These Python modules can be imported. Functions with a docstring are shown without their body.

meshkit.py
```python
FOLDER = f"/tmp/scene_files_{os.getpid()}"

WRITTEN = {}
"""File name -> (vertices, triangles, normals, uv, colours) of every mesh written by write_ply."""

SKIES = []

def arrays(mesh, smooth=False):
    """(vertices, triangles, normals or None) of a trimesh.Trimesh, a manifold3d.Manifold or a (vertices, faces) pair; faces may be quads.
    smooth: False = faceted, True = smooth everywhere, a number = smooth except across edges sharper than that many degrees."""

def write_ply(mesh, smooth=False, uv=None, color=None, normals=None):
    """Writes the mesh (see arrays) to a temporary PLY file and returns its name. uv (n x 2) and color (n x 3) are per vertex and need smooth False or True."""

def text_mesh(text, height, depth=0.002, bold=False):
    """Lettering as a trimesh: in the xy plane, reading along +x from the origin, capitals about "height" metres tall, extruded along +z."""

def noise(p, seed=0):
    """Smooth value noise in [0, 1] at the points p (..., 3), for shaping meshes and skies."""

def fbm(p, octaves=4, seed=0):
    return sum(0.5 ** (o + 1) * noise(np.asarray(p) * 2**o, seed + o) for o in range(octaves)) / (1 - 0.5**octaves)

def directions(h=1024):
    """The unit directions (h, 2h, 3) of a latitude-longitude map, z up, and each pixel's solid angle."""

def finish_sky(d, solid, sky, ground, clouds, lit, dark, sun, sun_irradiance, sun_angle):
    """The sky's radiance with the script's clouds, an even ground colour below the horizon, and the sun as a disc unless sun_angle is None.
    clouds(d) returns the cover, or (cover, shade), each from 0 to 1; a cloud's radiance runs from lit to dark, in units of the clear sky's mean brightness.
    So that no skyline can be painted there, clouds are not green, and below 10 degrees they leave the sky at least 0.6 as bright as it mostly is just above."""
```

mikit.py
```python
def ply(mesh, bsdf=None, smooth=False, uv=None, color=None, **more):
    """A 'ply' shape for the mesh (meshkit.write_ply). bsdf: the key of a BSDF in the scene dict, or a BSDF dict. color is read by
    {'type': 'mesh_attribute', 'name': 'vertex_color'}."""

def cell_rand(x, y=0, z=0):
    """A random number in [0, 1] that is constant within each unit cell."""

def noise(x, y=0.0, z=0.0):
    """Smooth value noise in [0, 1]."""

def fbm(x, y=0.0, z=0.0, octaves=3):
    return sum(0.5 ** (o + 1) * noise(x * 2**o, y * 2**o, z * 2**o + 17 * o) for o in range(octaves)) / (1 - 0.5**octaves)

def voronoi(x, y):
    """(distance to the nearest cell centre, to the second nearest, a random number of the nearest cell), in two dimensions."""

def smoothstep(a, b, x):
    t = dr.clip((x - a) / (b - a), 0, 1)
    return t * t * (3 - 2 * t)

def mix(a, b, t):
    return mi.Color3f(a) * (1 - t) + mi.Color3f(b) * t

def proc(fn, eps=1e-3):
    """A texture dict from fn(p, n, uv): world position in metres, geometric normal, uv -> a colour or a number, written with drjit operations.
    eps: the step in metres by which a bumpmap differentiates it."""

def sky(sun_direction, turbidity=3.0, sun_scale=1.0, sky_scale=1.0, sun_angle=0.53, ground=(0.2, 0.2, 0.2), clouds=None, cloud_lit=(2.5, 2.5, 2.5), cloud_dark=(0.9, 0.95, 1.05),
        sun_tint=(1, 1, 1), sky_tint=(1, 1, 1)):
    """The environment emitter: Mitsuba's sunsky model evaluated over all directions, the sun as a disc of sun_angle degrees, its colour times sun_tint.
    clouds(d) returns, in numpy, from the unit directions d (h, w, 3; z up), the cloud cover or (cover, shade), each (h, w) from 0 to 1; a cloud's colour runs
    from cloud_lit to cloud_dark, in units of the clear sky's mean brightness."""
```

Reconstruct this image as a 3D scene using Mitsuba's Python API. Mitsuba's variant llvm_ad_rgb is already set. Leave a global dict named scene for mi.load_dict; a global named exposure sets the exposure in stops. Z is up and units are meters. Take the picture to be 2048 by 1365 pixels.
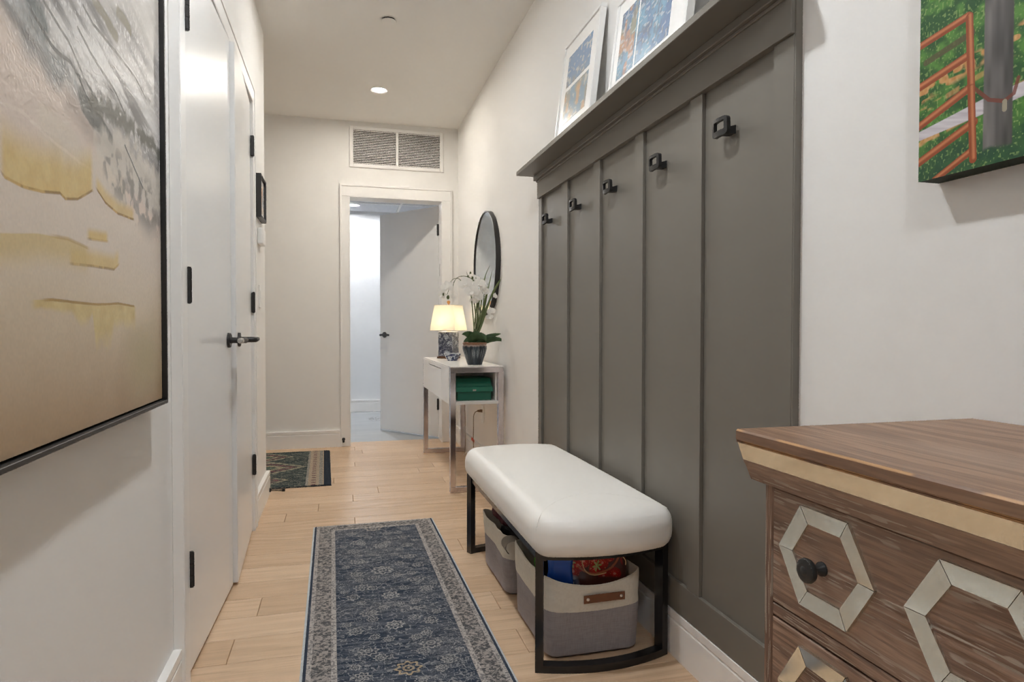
import math, random
import numpy as np
import trimesh
import drjit as dr
import mitsuba as mi
import mikit, meshkit
from mikit import noise, fbm, voronoi, cell_rand, smoothstep, mix, proc
T = mi.ScalarTransform4f
rng = np.random.default_rng(7)
random.seed(7)

# ------------------------------------------------------------------ camera, sky, lights, exposure
exposure = 0.95
F = 1291.37
YAW, PITCH, ROLL = math.radians(14.8697), math.radians(-1.1696), math.radians(0.0841)
_fw = np.array([math.sin(YAW) * math.cos(PITCH), math.cos(YAW) * math.cos(PITCH), math.sin(PITCH)])
_rt = np.array([math.cos(YAW), -math.sin(YAW), 0.0])
_up = np.cross(_rt, _fw)
_up = -math.sin(ROLL) * _rt + math.cos(ROLL) * _up
EYE = np.array([0.0, 0.0, 0.96])
scene = {
    'camera': {'type': 'perspective', 'fov': 2 * math.degrees(math.atan(1024 / F)), 'fov_axis': 'x', 'near_clip': 0.02, 'far_clip': 100.0,
               'to_world': T().look_at(origin=EYE.tolist(), target=(EYE + _fw).tolist(), up=_up.tolist())},
    'sky': {'type': 'constant', 'radiance': {'type': 'rgb', 'value': [0.30, 0.32, 0.345]}},   # overcast sky behind the living room window
}
CAN_COLORS = [(1.0, 0.935, 0.83), (1.0, 0.985, 0.95), (0.96, 1.0, 1.03), (0.96, 1.0, 1.04)]
CAN_SPOTS = [((0.266, 4.629), 300.0), ((0.095, 3.31), 115.0), ((0.095, 1.48), 430.0), ((0.095, -0.42), 320.0)]
FAR_ROOM_LIGHT = (0.129, 7.13, 330.0, (0.96, 0.98, 1.0))
LAMP_RADIANCE = (18.0, 13.6, 7.8)

labels = {}
R3 = lambda v: {'type': 'rgb', 'value': list(v)}

# ------------------------------------------------------------------ helpers
def numbered(name):
    key, k = name, 0
    while key in scene or key in labels or any(s.startswith(key + '__') for s in scene):
        k += 1
        key = f'{name}_{k:03d}'
    return key

_count = {}
def thing(name, label, cat, group=None):
    k = _count.get(name, 0)
    _count[name] = k + 1
    key = name if k == 0 else f'{name}_{k:03d}'
    labels[key] = {'label': label, 'category': cat}
    if group:
        labels[key]['group'] = group
    return key

def part(parent, name, mesh, bsdf, smooth=False, label=None, **kw):
    base = parent + '__' + name
    k = _count.get(base, 0)
    _count[base] = k + 1
    key = base if k == 0 else f'{base}_{k:03d}'
    scene[key] = mikit.ply(mesh, bsdf, smooth, **kw)
    if label:
        labels[key] = {'label': label}
    return key

def single(name, mesh, bsdf, label, cat, group=None, smooth=False, **kw):
    key = thing(name, label, cat, group)
    scene[key] = mikit.ply(mesh, bsdf, smooth, **kw)
    return key

def struct(name, mesh, bsdf, label=None, smooth=False, **kw):
    if mesh is not None:
        scene[name] = mikit.ply(mesh, bsdf, smooth, **kw)
    labels[name] = {'kind': 'structure'}
    if label:
        labels[name]['label'] = label
    return name

def box(x0, x1, y0, y1, z0, z1):
    m = trimesh.creation.box((abs(x1 - x0), abs(y1 - y0), abs(z1 - z0)))
    m.apply_translation(((x0 + x1) / 2, (y0 + y1) / 2, (z0 + z1) / 2))
    return m

def cbox(x0, x1, y0, y1, z0, z1, c=0.002):
    h = np.array([abs(x1 - x0), abs(y1 - y0), abs(z1 - z0)]) / 2
    c = min(c, 0.45 * h.min())
    pts = []
    for s in np.ndindex(2, 2, 2):
        sg = np.array(s) * 2 - 1
        for a in range(3):
            q = h - c
            q[a] = h[a]
            pts.append(sg * q)
    m = trimesh.convex.convex_hull(np.array(pts))
    m.apply_translation(((x0 + x1) / 2, (y0 + y1) / 2, (z0 + z1) / 2))
    return m

def cat(*ms):
    return trimesh.util.concatenate(list(ms))

def hull(pts):
    return trimesh.convex.convex_hull(np.asarray(pts, float))

def rbox(h, r, n=12):
    """a rounded box of half sizes h, radius r, as a dense mesh"""
    h = np.asarray(h, float)
    vs, fs, at = [], [], 0
    t = np.linspace(-1, 1, 2 * n + 1)
    t = np.sign(t) * np.abs(t) ** 0.6
    for a in range(3):
        for s in (-1, 1):
            u, v = np.meshgrid(t, t, indexing='ij')
            p = np.zeros(u.shape + (3,))
            p[..., a] = s
            p[..., (a + 1) % 3] = u
            p[..., (a + 2) % 3] = v
            vs.append(p.reshape(-1, 3) * h)
            m = len(t)
            i, j = np.meshgrid(np.arange(m - 1), np.arange(m - 1), indexing='ij')
            q = np.stack([i * m + j, (i + 1) * m + j, (i + 1) * m + j + 1, i * m + j + 1], -1).reshape(-1, 4)
            if s < 0:
                q = q[:, ::-1]
            fs.append(np.vstack([q[:, [0, 1, 2]], q[:, [0, 2, 3]]]) + at)
            at += m * m
    v = np.vstack(vs)
    inner = np.clip(v, -(h - r), h - r)
    d = v - inner
    v = inner + r * d / np.maximum(np.linalg.norm(d, axis=1, keepdims=True), 1e-12)
    m = trimesh.Trimesh(v, np.vstack(fs), process=False)
    m.merge_vertices(digits_vertex=6)
    return m

def lathe(profile, n=40, center=(0, 0, 0)):
    m = trimesh.creation.revolve(np.asarray(profile, float), sections=n)
    m.apply_translation(center)
    return m

def tube(points, r, sides=10, closed=False, caps=True):
    """round tube along a polyline; r a number or one per point"""
    p = np.asarray(points, float)
    n = len(p)
    r = np.broadcast_to(r, (n,))
    t = (np.roll(p, -1, 0) - np.roll(p, 1, 0)) if closed else np.gradient(p, axis=0)
    t /= np.linalg.norm(t, axis=1, keepdims=True) + 1e-12
    a0 = np.array([0, 0, 1.0]) if abs(t[0, 2]) < 0.9 else np.array([1.0, 0, 0])
    a = np.cross(t[0], a0)
    a /= np.linalg.norm(a)
    rings = []
    ang = np.arange(sides) * 2 * np.pi / sides
    for i in range(n):
        a = a - t[i] * (a @ t[i])
        a /= np.linalg.norm(a) + 1e-12
        b = np.cross(t[i], a)
        rings.append(p[i] + r[i] * (np.cos(ang)[:, None] * a + np.sin(ang)[:, None] * b))
    v = np.vstack(rings)
    f = []
    for i in range(n if closed else n - 1):
        for j in range(sides):
            k = (i + 1) % n
            q = [i * sides + j, i * sides + (j + 1) % sides, k * sides + (j + 1) % sides, k * sides + j]
            f += [[q[0], q[1], q[2]], [q[0], q[2], q[3]]]
    if caps and not closed:
        v = np.vstack([v, p[0], p[-1]])
        for j in range(sides):
            f.append([n * sides, (j + 1) % sides, j])
            f.append([n * sides + 1, (n - 1) * sides + j, (n - 1) * sides + (j + 1) % sides])
    return trimesh.Trimesh(v, np.array(f), process=False)

def curve(pts, n=24):
    from scipy.interpolate import CubicSpline, PchipInterpolator
    pts = np.asarray(pts, float)
    s = np.r_[0, np.cumsum(np.linalg.norm(np.diff(pts, axis=0), axis=1))]
    return CubicSpline(s, pts)(np.linspace(0, s[-1], n))

def extrude_poly(poly2d, h, z0=0.0):
    from shapely.geometry import Polygon
    m = trimesh.creation.extrude_polygon(Polygon(poly2d), h, engine='earcut')
    m.apply_translation((0, 0, z0))
    return m

def extrude_along_y(profile_xz, y0, y1):
    """profile in (x, z), extruded from y0 to y1"""
    m = extrude_poly([(x, z) for x, z in profile_xz], y1 - y0)
    v = m.vertices.copy()
    m.vertices = np.c_[v[:, 0], y0 + v[:, 2], v[:, 1]]
    m.fix_normals()
    return m

def extrude_along_x(profile_yz, x0, x1):
    m = extrude_poly([(y, z) for y, z in profile_yz], x1 - x0)
    v = m.vertices.copy()
    m.vertices = np.c_[x0 + v[:, 2], v[:, 0], v[:, 1]]
    m.fix_normals()
    return m

def xform(m, mat):
    m = m.copy()
    m.apply_transform(mat)
    return m

def rot(deg, axis, point=(0, 0, 0)):
    return trimesh.transformations.rotation_matrix(math.radians(deg), axis, point)

# ------------------------------------------------------------------ materials
def prin(color, rough=0.5, spec=0.5, metal=0.0, two=False, **kw):
    d = {'type': 'principled', 'base_color': color if isinstance(color, dict) else R3(color), 'roughness': rough, 'specular': spec, 'metallic': metal, **kw}
    return {'type': 'twosided', 'b': d} if two else d

scene['paint_wall'] = prin((0.80, 0.79, 0.77), 0.65, 0.3)
scene['paint_ceiling'] = prin((0.80, 0.785, 0.75), 0.9, 0.1)
scene['paint_trim'] = prin((0.84, 0.83, 0.81), 0.38, 0.5)
scene['paint_door'] = prin((0.80, 0.795, 0.785), 0.27, 0.5)
scene['paint_far_wall'] = prin((0.84, 0.85, 0.86), 0.7, 0.2)
scene['paint_gray'] = prin((0.152, 0.140, 0.120), 0.42, 0.4)
scene['metal_black'] = prin((0.012, 0.012, 0.012), 0.38, 0.5)
scene['metal_satin'] = prin((0.55, 0.53, 0.50), 0.35, 0.5, 0.9)
scene['lacquer_black'] = prin((0.008, 0.008, 0.009), 0.14, 0.5)
scene['chrome'] = {'type': 'roughconductor', 'material': 'Cr', 'alpha': 0.025, 'specular_reflectance': R3((1.0, 0.99, 0.97))}
scene['mirror_glass'] = {'type': 'roughconductor', 'material': 'Ag', 'alpha': 0.012, 'specular_reflectance': R3((0.86, 0.89, 0.87))}
scene['mirror_wall'] = {'type': 'roughconductor', 'material': 'Ag', 'alpha': 0.006, 'specular_reflectance': R3((0.96, 0.98, 0.985))}
scene['dark_gap'] = prin((0.03, 0.028, 0.025), 0.9, 0.1)
scene['plastic_white'] = prin((0.82, 0.82, 0.80), 0.35, 0.5)

def _plank(p, n, uv):
    pid = dr.floor(uv.x / 10.0)
    x = uv.x - pid * 10.0
    y = uv.y
    tone = cell_rand(pid, 3)
    warp = fbm(x * 2.2 + pid * 3.7, y * 9.0, pid, 3)
    g = fbm(x * 2.5 + pid * 5.1, y * 95.0 + warp * 7.0, pid * 1.3, 4)
    fine = noise(x * 14.0 + pid, y * 420.0, pid)
    cath = 0.5 + 0.5 * dr.sin((y * 95.0 + warp * 16.0))
    c = mix((0.665, 0.480, 0.325), (0.550, 0.378, 0.242), tone)
    c = mix(c, (0.455, 0.30, 0.183), 0.48 * smoothstep(0.45, 0.78, g))
    c = mix(c, (0.70, 0.52, 0.365), 0.35 * smoothstep(0.35, 0.9, cath) * cell_rand(pid, 8))
    return c * (0.93 + 0.12 * fine)
def _plank_rough(p, n, uv):
    return 0.30 + 0.10 * noise(uv.x * 9.0, uv.y * 160.0)
scene['oak_plank'] = {'type': 'principled', 'base_color': proc(_plank), 'roughness': proc(_plank_rough), 'specular': 0.45}

def _dresser(p, n, uv):
    # grain runs along y on the fronts and rails, along z on the posts and ends
    end = smoothstep(0.742, 0.7435, p.y) * smoothstep(0.7545, 0.7535, p.z)
    vert = end > 0.5
    along = dr.select(vert, p.z, p.y)
    across = dr.select(vert, p.y + p.x, p.z + 0.6 * p.x)
    w = fbm(along * 3.0, across * 7.0, 1.0, 3)
    g = fbm(along * 5.0, across * 85.0 + w * 5.0, 2.0, 4)
    g2 = fbm(along * 14.0, across * 300.0 + w * 12.0, 4.0, 3)
    f = noise(along * 45.0, across * 900.0, 3.0)
    fleck = smoothstep(0.60, 0.74, noise(along * 38.0, across * 620.0, 5.0)) * smoothstep(0.40, 0.62, g)
    c = mix((0.275, 0.172, 0.120), (0.152, 0.088, 0.060), smoothstep(0.30, 0.68, g))
    c = mix(c, (0.105, 0.060, 0.042), 0.55 * smoothstep(0.52, 0.66, g2))
    c = mix(c, (0.31, 0.215, 0.160), 0.45 * smoothstep(0.45, 0.75, w))
    c = mix(c, (0.42, 0.36, 0.30), 0.55 * fleck)
    return c * (0.86 + 0.26 * f)
scene['wood_dresser'] = prin(proc(_dresser), 0.42, 0.4)
def _dresser_bump(p, n, uv):
    w = fbm(p.y * 5.0, p.z * 16.0, 1.0, 2)
    return noise(p.y * 8.0, p.z * 150.0 + w * 12.0, 7.0)
scene['wood_dresser_ridged'] = {'type': 'bumpmap', 'tex': proc(_dresser_bump, 5e-4), 'scale': 0.0016, 'b': prin(proc(_dresser), 0.45, 0.4)}
def _dresser_top(p, n, uv):
    w = fbm(p.y * 2.2, p.x * 6.0, 1.0, 3)
    a = p.x + 0.8 * p.z
    g = fbm(p.y * 3.5, a * 55.0 + w * 5.0, 2.0, 4)
    g2 = fbm(p.y * 10.0, a * 240.0 + w * 10.0, 4.0, 3)
    f = noise(p.y * 30.0, a * 520.0, 3.0)
    c = mix((0.250, 0.150, 0.096), (0.178, 0.103, 0.066), smoothstep(0.3, 0.72, g))
    c = mix(c, (0.150, 0.090, 0.062), 0.45 * smoothstep(0.50, 0.68, g2))
    c = mix(c, (0.255, 0.175, 0.130), 0.5 * smoothstep(0.45, 0.8, w))
    edge = smoothstep(0.8165, 0.8185, p.z) * smoothstep(0.5345, 0.5325, p.x)
    c = mix(c, (0.46, 0.25, 0.10), 0.85 * edge * smoothstep(0.25, 0.5, noise(p.y * 25.0, 2.0)))
    low = smoothstep(0.8065, 0.8050, p.z)
    c = mix(c, (0.40, 0.22, 0.09), 0.7 * low * smoothstep(0.3, 0.6, noise(p.y * 19.0, 6.0)))
    return c * (0.9 + 0.2 * f)
scene['wood_dresser_top'] = prin(proc(_dresser_top), 0.42, 0.32)

def _fabric_gray(p, n, uv):
    a = noise(p.x * 500.0 + p.y * 500.0, p.z * 60.0)
    b = noise(p.x * 60.0 + p.y * 60.0, p.z * 500.0)
    return mix((0.175, 0.155, 0.160), (0.345, 0.320, 0.325), 0.25 + 0.5 * (a * 0.5 + b * 0.5) + 0.25 * fbm(p.x * 40, p.y * 40, p.z * 40))
scene['fabric_gray'] = prin(proc(_fabric_gray), 0.9, 0.1, two=True)
def _fabric_cream(p, n, uv):
    return mix((0.60, 0.555, 0.475), (0.68, 0.64, 0.56), fbm(p.x * 180 + p.y * 180, p.z * 180))
scene['fabric_cream'] = prin(proc(_fabric_cream), 0.9, 0.1, two=True)
scene['leather_white'] = prin((0.86, 0.835, 0.79), 0.42, 0.45)
scene['leather_seam'] = prin((0.70, 0.67, 0.62), 0.5, 0.3)
scene['leather_brown'] = prin((0.155, 0.060, 0.028), 0.45, 0.4, two=True)
scene['rivet'] = prin((0.75, 0.70, 0.64), 0.25, 0.5, 1.0)
def _concrete(p, n, uv):
    g = fbm(p.x * 3.0, p.y * 9.0, 0.0, 4)
    stain = smoothstep(0.10, 0.02, dr.sqrt(dr.square((p.x - 0.345) * 1.0) + dr.square((p.y - 6.95) * 0.45) + 0.03 * noise(p.x * 60, p.y * 40) ** 2 * 0.1))
    c = mix((0.36, 0.375, 0.39), (0.43, 0.44, 0.45), g)
    return mix(c, (0.12, 0.115, 0.11), 0.75 * stain * smoothstep(0.4, 0.6, noise(p.x * 70, p.y * 25)))
scene['concrete'] = prin(proc(_concrete), 0.5, 0.35)
scene['ceiling_tile'] = prin((0.62, 0.63, 0.66), 0.9, 0.1)

# ------------------------------------------------------------------ the room shell
XL, XR, YB, ZC = -0.416, 0.956, 5.375, 2.62
YE = 3.93                                   # where the left wall ends and the alcove opens
Y0 = -3.5                                   # the living room's far end, behind the camera

# floor: a base with the planks laid on it as far as the camera sees single ones
PW = 0.153
def plank_mesh(x0, x1, y0, y1, pid, xo):
    c, g = 0.0016, 0.0007
    x0, x1, y0, y1 = x0 + g, x1 - g, y0 + g, y1 - g
    v = np.array([[x0, y0, -0.012], [x1, y0, -0.012], [x1, y1, -0.012], [x0, y1, -0.012],
                  [x0, y0, -c], [x1, y0, -c], [x1, y1, -c], [x0, y1, -c],
                  [x0 + c, y0 + c, 0], [x1 - c, y0 + c, 0], [x1 - c, y1 - c, 0], [x0 + c, y1 - c, 0]])
    f = [[8, 9, 10], [8, 10, 11]]
    for a in range(4):
        b = (a + 1) % 4
        f += [[a, b, 4 + b], [a, 4 + b, 4 + a], [4 + a, 4 + b, 8 + b], [4 + a, 8 + b, 8 + a]]
    uv = np.c_[v[:, 0] + xo + 3.0 + 10.0 * pid, v[:, 1]]
    return trimesh.Trimesh(v, np.array(f), process=False), uv
struct('floor', box(-3.2, XR, Y0, 5.55, -0.05, -0.012), 'dark_gap', 'light oak plank floor of the hallway')
known = {17: 0.093, 12: 0.211, 10: -0.118, 9: -0.272, 8: 0.065, 2: -0.273, 1: 0.525, 0: 0.452}
pid = 0
for k in range(-25, 24):
    y0 = 1.967 + PW * k
    y1 = min(y0 + PW, 5.55)
    if y0 >= 5.545:
        continue
    lo = -1.9 if y0 > YE - PW else (-3.1 if y1 < -0.4 else XL - 0.03)
    hi = XR
    x = known.get(k, random.uniform(-0.2, 0.7))
    cuts = [x]
    while cuts[0] > lo + 0.15:
        cuts.insert(0, cuts[0] - random.uniform(0.75, 1.5))
    while cuts[-1] < hi - 0.15:
        cuts.append(cuts[-1] + random.uniform(0.75, 1.5))
    cuts = [lo] + [c for c in cuts if lo + 0.12 < c < hi - 0.12] + [hi]
    for a, b in zip(cuts[:-1], cuts[1:]):
        pid += 1
        m, uv = plank_mesh(a, b, y0, y1, pid, random.uniform(0, 0.0))
        part('floor', 'plank', m, 'oak_plank', uv=uv)
struct('floor_far_room', box(-1.6, 2.6, 5.545, 7.75, -0.06, -0.003), 'concrete', 'grey floor of the room beyond the back door')

struct('ceiling', cat(box(-3.2, XR + 0.15, Y0 - 0.1, 5.55, ZC, ZC + 0.1)), 'paint_ceiling', 'smooth cream hallway ceiling')
struct('wall_right', box(XR, XR + 0.12, Y0, 5.53, -0.05, ZC), 'paint_wall', 'white wall on the right')
# left wall with the closet opening
CY0, CY1, CZ = 1.875, 3.240, 2.017
struct('wall_left', cat(box(XL - 0.11, XL, -0.4, CY0, -0.05, ZC), box(XL - 0.11, XL, CY1, YE, -0.05, ZC), box(XL - 0.11, XL, CY0, CY1, CZ, ZC)), 'paint_wall', 'white wall on the left with the closet')
struct('wall_closet', cat(box(-1.1, -1.05, 1.75, 3.5, -0.05, ZC), box(-1.05, XL - 0.11, 1.75, 1.8, -0.05, ZC), box(-1.05, XL - 0.11, 3.45, 3.5, -0.05, ZC)), 'paint_wall')
struct('wall_alcove', cat(box(-1.95, XL - 0.11, YE - 0.1, YE, -0.05, ZC), box(-2.0, -1.9, YE, 5.53, -0.05, ZC)), 'paint_wall')
# back wall with its doorway
DX0, DX1, DZ = 0.072, 0.820, 2.014
struct('wall_back', cat(box(-1.95, DX0, YB, 5.53, -0.05, ZC), box(DX1, XR, YB, 5.53, -0.05, ZC), box(DX0, DX1, YB, 5.53, DZ, ZC)), 'paint_wall', 'cream back wall of the hallway')
# living room behind the camera, with its window
struct('wall_rear', cat(box(-3.2, -2.7, Y0 - 0.1, Y0, -0.05, ZC), box(0.6, XR, Y0 - 0.1, Y0, -0.05, ZC), box(-2.7, 0.6, Y0 - 0.1, Y0, 2.3, ZC), box(-2.7, 0.6, Y0 - 0.1, Y0, -0.05, 0.25)), 'paint_wall')
struct('wall_living_room', cat(box(-3.3, -3.2, Y0, -0.3, -0.05, ZC), box(-3.2, XL - 0.11, -0.4, -0.3, -0.05, ZC)), 'paint_wall')
struct('window_1', cat(*[box(-2.7 + 1.1 * k - 0.02, -2.7 + 1.1 * k + 0.02, Y0 - 0.08, Y0 - 0.03, 0.25, 2.3) for k in range(4)]), 'paint_trim')
# room beyond the back door
FZ = 2.27
struct('wall_far_room', cat(box(-1.6, 2.6, 7.55, 7.65, -0.05, FZ), box(-1.7, -1.6, 5.53, 7.65, -0.05, FZ), box(2.6, 2.7, 5.53, 7.65, -0.05, FZ), box(XR, 2.6, 5.45, 5.53, -0.05, FZ)), 'paint_far_wall', 'white wall of the room beyond the back door')
far_ceiling = struct('ceiling_far_room', box(-1.7, 2.7, 5.53, 7.65, FZ + 0.03, FZ + 0.08), 'dark_gap', 'tiled ceiling of the room beyond the back door')
TX, TY = [-1.2 + 0.61 * k for k in range(7)], [5.53, 5.79, 6.40, 7.01, 7.55]
for a, b in zip(TX[:-1], TX[1:]):
    for c, d in zip(TY[:-1], TY[1:]):
        part('ceiling_far_room', 'tile', box(a + 0.013, b - 0.013, c + 0.013, d - 0.013, FZ + 0.008, FZ + 0.03), 'ceiling_tile')
part('ceiling_far_room', 'grid', cat(*[box(x - 0.012, x + 0.012, 5.53, 7.55, FZ, FZ + 0.028) for x in TX], *[box(-1.6, 2.6, y - 0.012, y + 0.012, FZ, FZ + 0.026) for y in TY]), 'paint_trim')

# baseboards: a flat board with a shallow groove below its cap
def bb_profile(h=0.135, t=0.02):
    return [(0, 0), (t, 0), (t, h - 0.031), (t - 0.005, h - 0.028), (t - 0.005, h - 0.0245), (t, h - 0.0215), (t, h - 0.001), (t - 0.001, h), (0, h)]
def bb_x(x_wall, side, y0, y1):            # runs along y; side = +1 the room is on +x
    return extrude_along_y([(x_wall + side * a, z) for a, z in bb_profile()], y0, y1)
def bb_y(y_wall, side, x0, x1):
    return extrude_along_x([(y_wall + side * a, z) for a, z in bb_profile()], x0, x1)
struct('baseboard_right', bb_x(XR, -1, -3.4, YB), 'paint_trim', 'white baseboard along the right wall')
struct('baseboard_left', bb_x(XL, 1, -0.4, 1.800), 'paint_trim', 'white baseboard under the large painting')
struct('baseboard_left_end', bb_x(XL, 1, 3.305, YE + 0.015), 'paint_trim', 'short white baseboard past the closet')
struct('baseboard_back', bb_y(YB, -1, -1.9, -0.003), 'paint_trim', 'white baseboard left of the back door')
struct('baseboard_back_end', bb_y(YB, -1, 0.903, XR - 0.02), 'paint_trim')
struct('baseboard_far_room', bb_y(7.55, -1, -1.5, 2.5), 'paint_trim', 'white baseboard in the room beyond')

# casings
def casing_y(y_wall, side, x0, x1, xo0, xo1, z1, zo, jamb0, jamb1):
    """casing round an opening in a wall facing y: inner x0..x1, outer xo0..xo1, head z1..zo, with its jambs"""
    f = y_wall + side * 0.019
    g = y_wall + side * 0.024
    ms = []
    for a, b, e in ((xo0, x0, xo0), (x1, xo1, xo1)):
        ms.append(cbox(a, b, min(y_wall, f), max(y_wall, f), 0, z1, 0.003))
        s = 1 if e == xo0 else -1
        ms.append(cbox(min(e, e + s * 0.014), max(e, e + s * 0.014), min(y_wall, g), max(y_wall, g), 0, zo, 0.002))
    ms.append(cbox(xo0, xo1, min(y_wall, f), max(y_wall, f), z1, zo, 0.003))
    ms.append(cbox(xo0, xo1, min(y_wall, g), max(y_wall, g), zo - 0.014, zo, 0.002))
    ms += [box(x0 - 0.002, x0 + 0.004, jamb0, jamb1, 0, z1), box(x1 - 0.004, x1 + 0.002, jamb0, jamb1, 0, z1), box(x0, x1, jamb0, jamb1, z1 - 0.004, z1 + 0.002)]
    return cat(*ms)
struct('trim_1', casing_y(YB, -1, DX0, DX1, -0.003, 0.903, DZ, 2.108, YB - 0.019, 5.535), 'paint_trim', 'white casing of the back door')
# closet casing (on the left wall, facing +x)
XF = -0.388
def closet_casing():
    ms = []
    zo = CZ + 0.073
    for a, b, e in ((1.800, CY0, 1.800), (CY1, 3.305, 3.305)):
        ms.append(cbox(XL, XF - 0.003, a, b, 0, CZ, 0.003))
        s = 1 if e < 2 else -1
        ms.append(cbox(XL, XF, min(e, e + s * 0.013), max(e, e + s * 0.013), 0, zo, 0.002))
    ms.append(cbox(XL, XF - 0.003, 1.800, 3.305, CZ, zo, 0.003))
    ms.append(cbox(XL, XF, 1.800, 3.305, zo - 0.013, zo, 0.002))
    ms += [box(XL - 0.11, XF - 0.004, CY0 - 0.002, CY0 + 0.002, 0, CZ), box(XL - 0.11, XF - 0.004, CY1 - 0.002, CY1 + 0.002, 0, CZ), box(XL - 0.11, XF - 0.004, CY0, CY1, CZ - 0.002, CZ + 0.002)]
    return cat(*ms)
struct('trim_2', closet_casing(), 'paint_trim', 'white casing of the closet')

# doors: flat slabs on black hinges, with a black lever
def rosette_lever(door, px, along, out, z, satin_end):
    """lever set at the point px (on the door's face), lever running along 'along', face normal 'out'"""
    a, o = np.array([*along, 0.0]), np.array([*out, 0.0])
    up = np.array([0, 0, 1.0])
    M = np.eye(4)
    M[:3, 0], M[:3, 1], M[:3, 2], M[:3, 3] = a, np.cross(o, a), o, np.array([px[0], px[1], z])
    h = part(door, 'handle', xform(cat(lathe([(0, 0), (0.0265, 0), (0.0265, 0.007), (0.0245, 0.0095), (0, 0.0095)], 36),
                                       tube([(0, 0, 0.008), (0, 0, 0.03), (0, 0, 0.05), (0.004, 0, 0.057), (0.012, 0, 0.060), (0.03, 0, 0.060), (0.092, 0, 0.060)], [0.0105] * 5 + [0.0095, 0.0095], 16)), M), 'metal_black', 30, 'black lever handle')
    if satin_end:
        part(h, 'end_cap', xform(tube([(0.092, 0, 0.060), (0.118, 0, 0.060), (0.1215, 0, 0.060)], [0.0096, 0.0096, 0.006], 16), M), 'metal_satin', 30, 'satin metal end of the handle')
    else:
        part(h, 'end_cap', xform(tube([(0.092, 0, 0.060), (0.1215, 0, 0.060)], [0.0095, 0.0088], 16), M), 'metal_black', 30)

def slab(p0, p1, thick, z0, z1, inward):
    """door slab with its face from p0 to p1; thickness goes along 'inward'"""
    p0, p1, w = np.array(p0), np.array(p1), np.array(inward)
    c = 0.002
    d = (p1 - p0) / np.linalg.norm(p1 - p0)
    base = [p0 + c * d, p1 - c * d, p1 + c * w, p1 + (thick - c) * w, p1 - c * d + thick * w, p0 + c * d + thick * w, p0 + (thick - c) * w, p0 + c * w]
    m = extrude_poly([tuple(q) for q in base], z1 - z0, z0)
    m.fix_normals()
    return m

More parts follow.
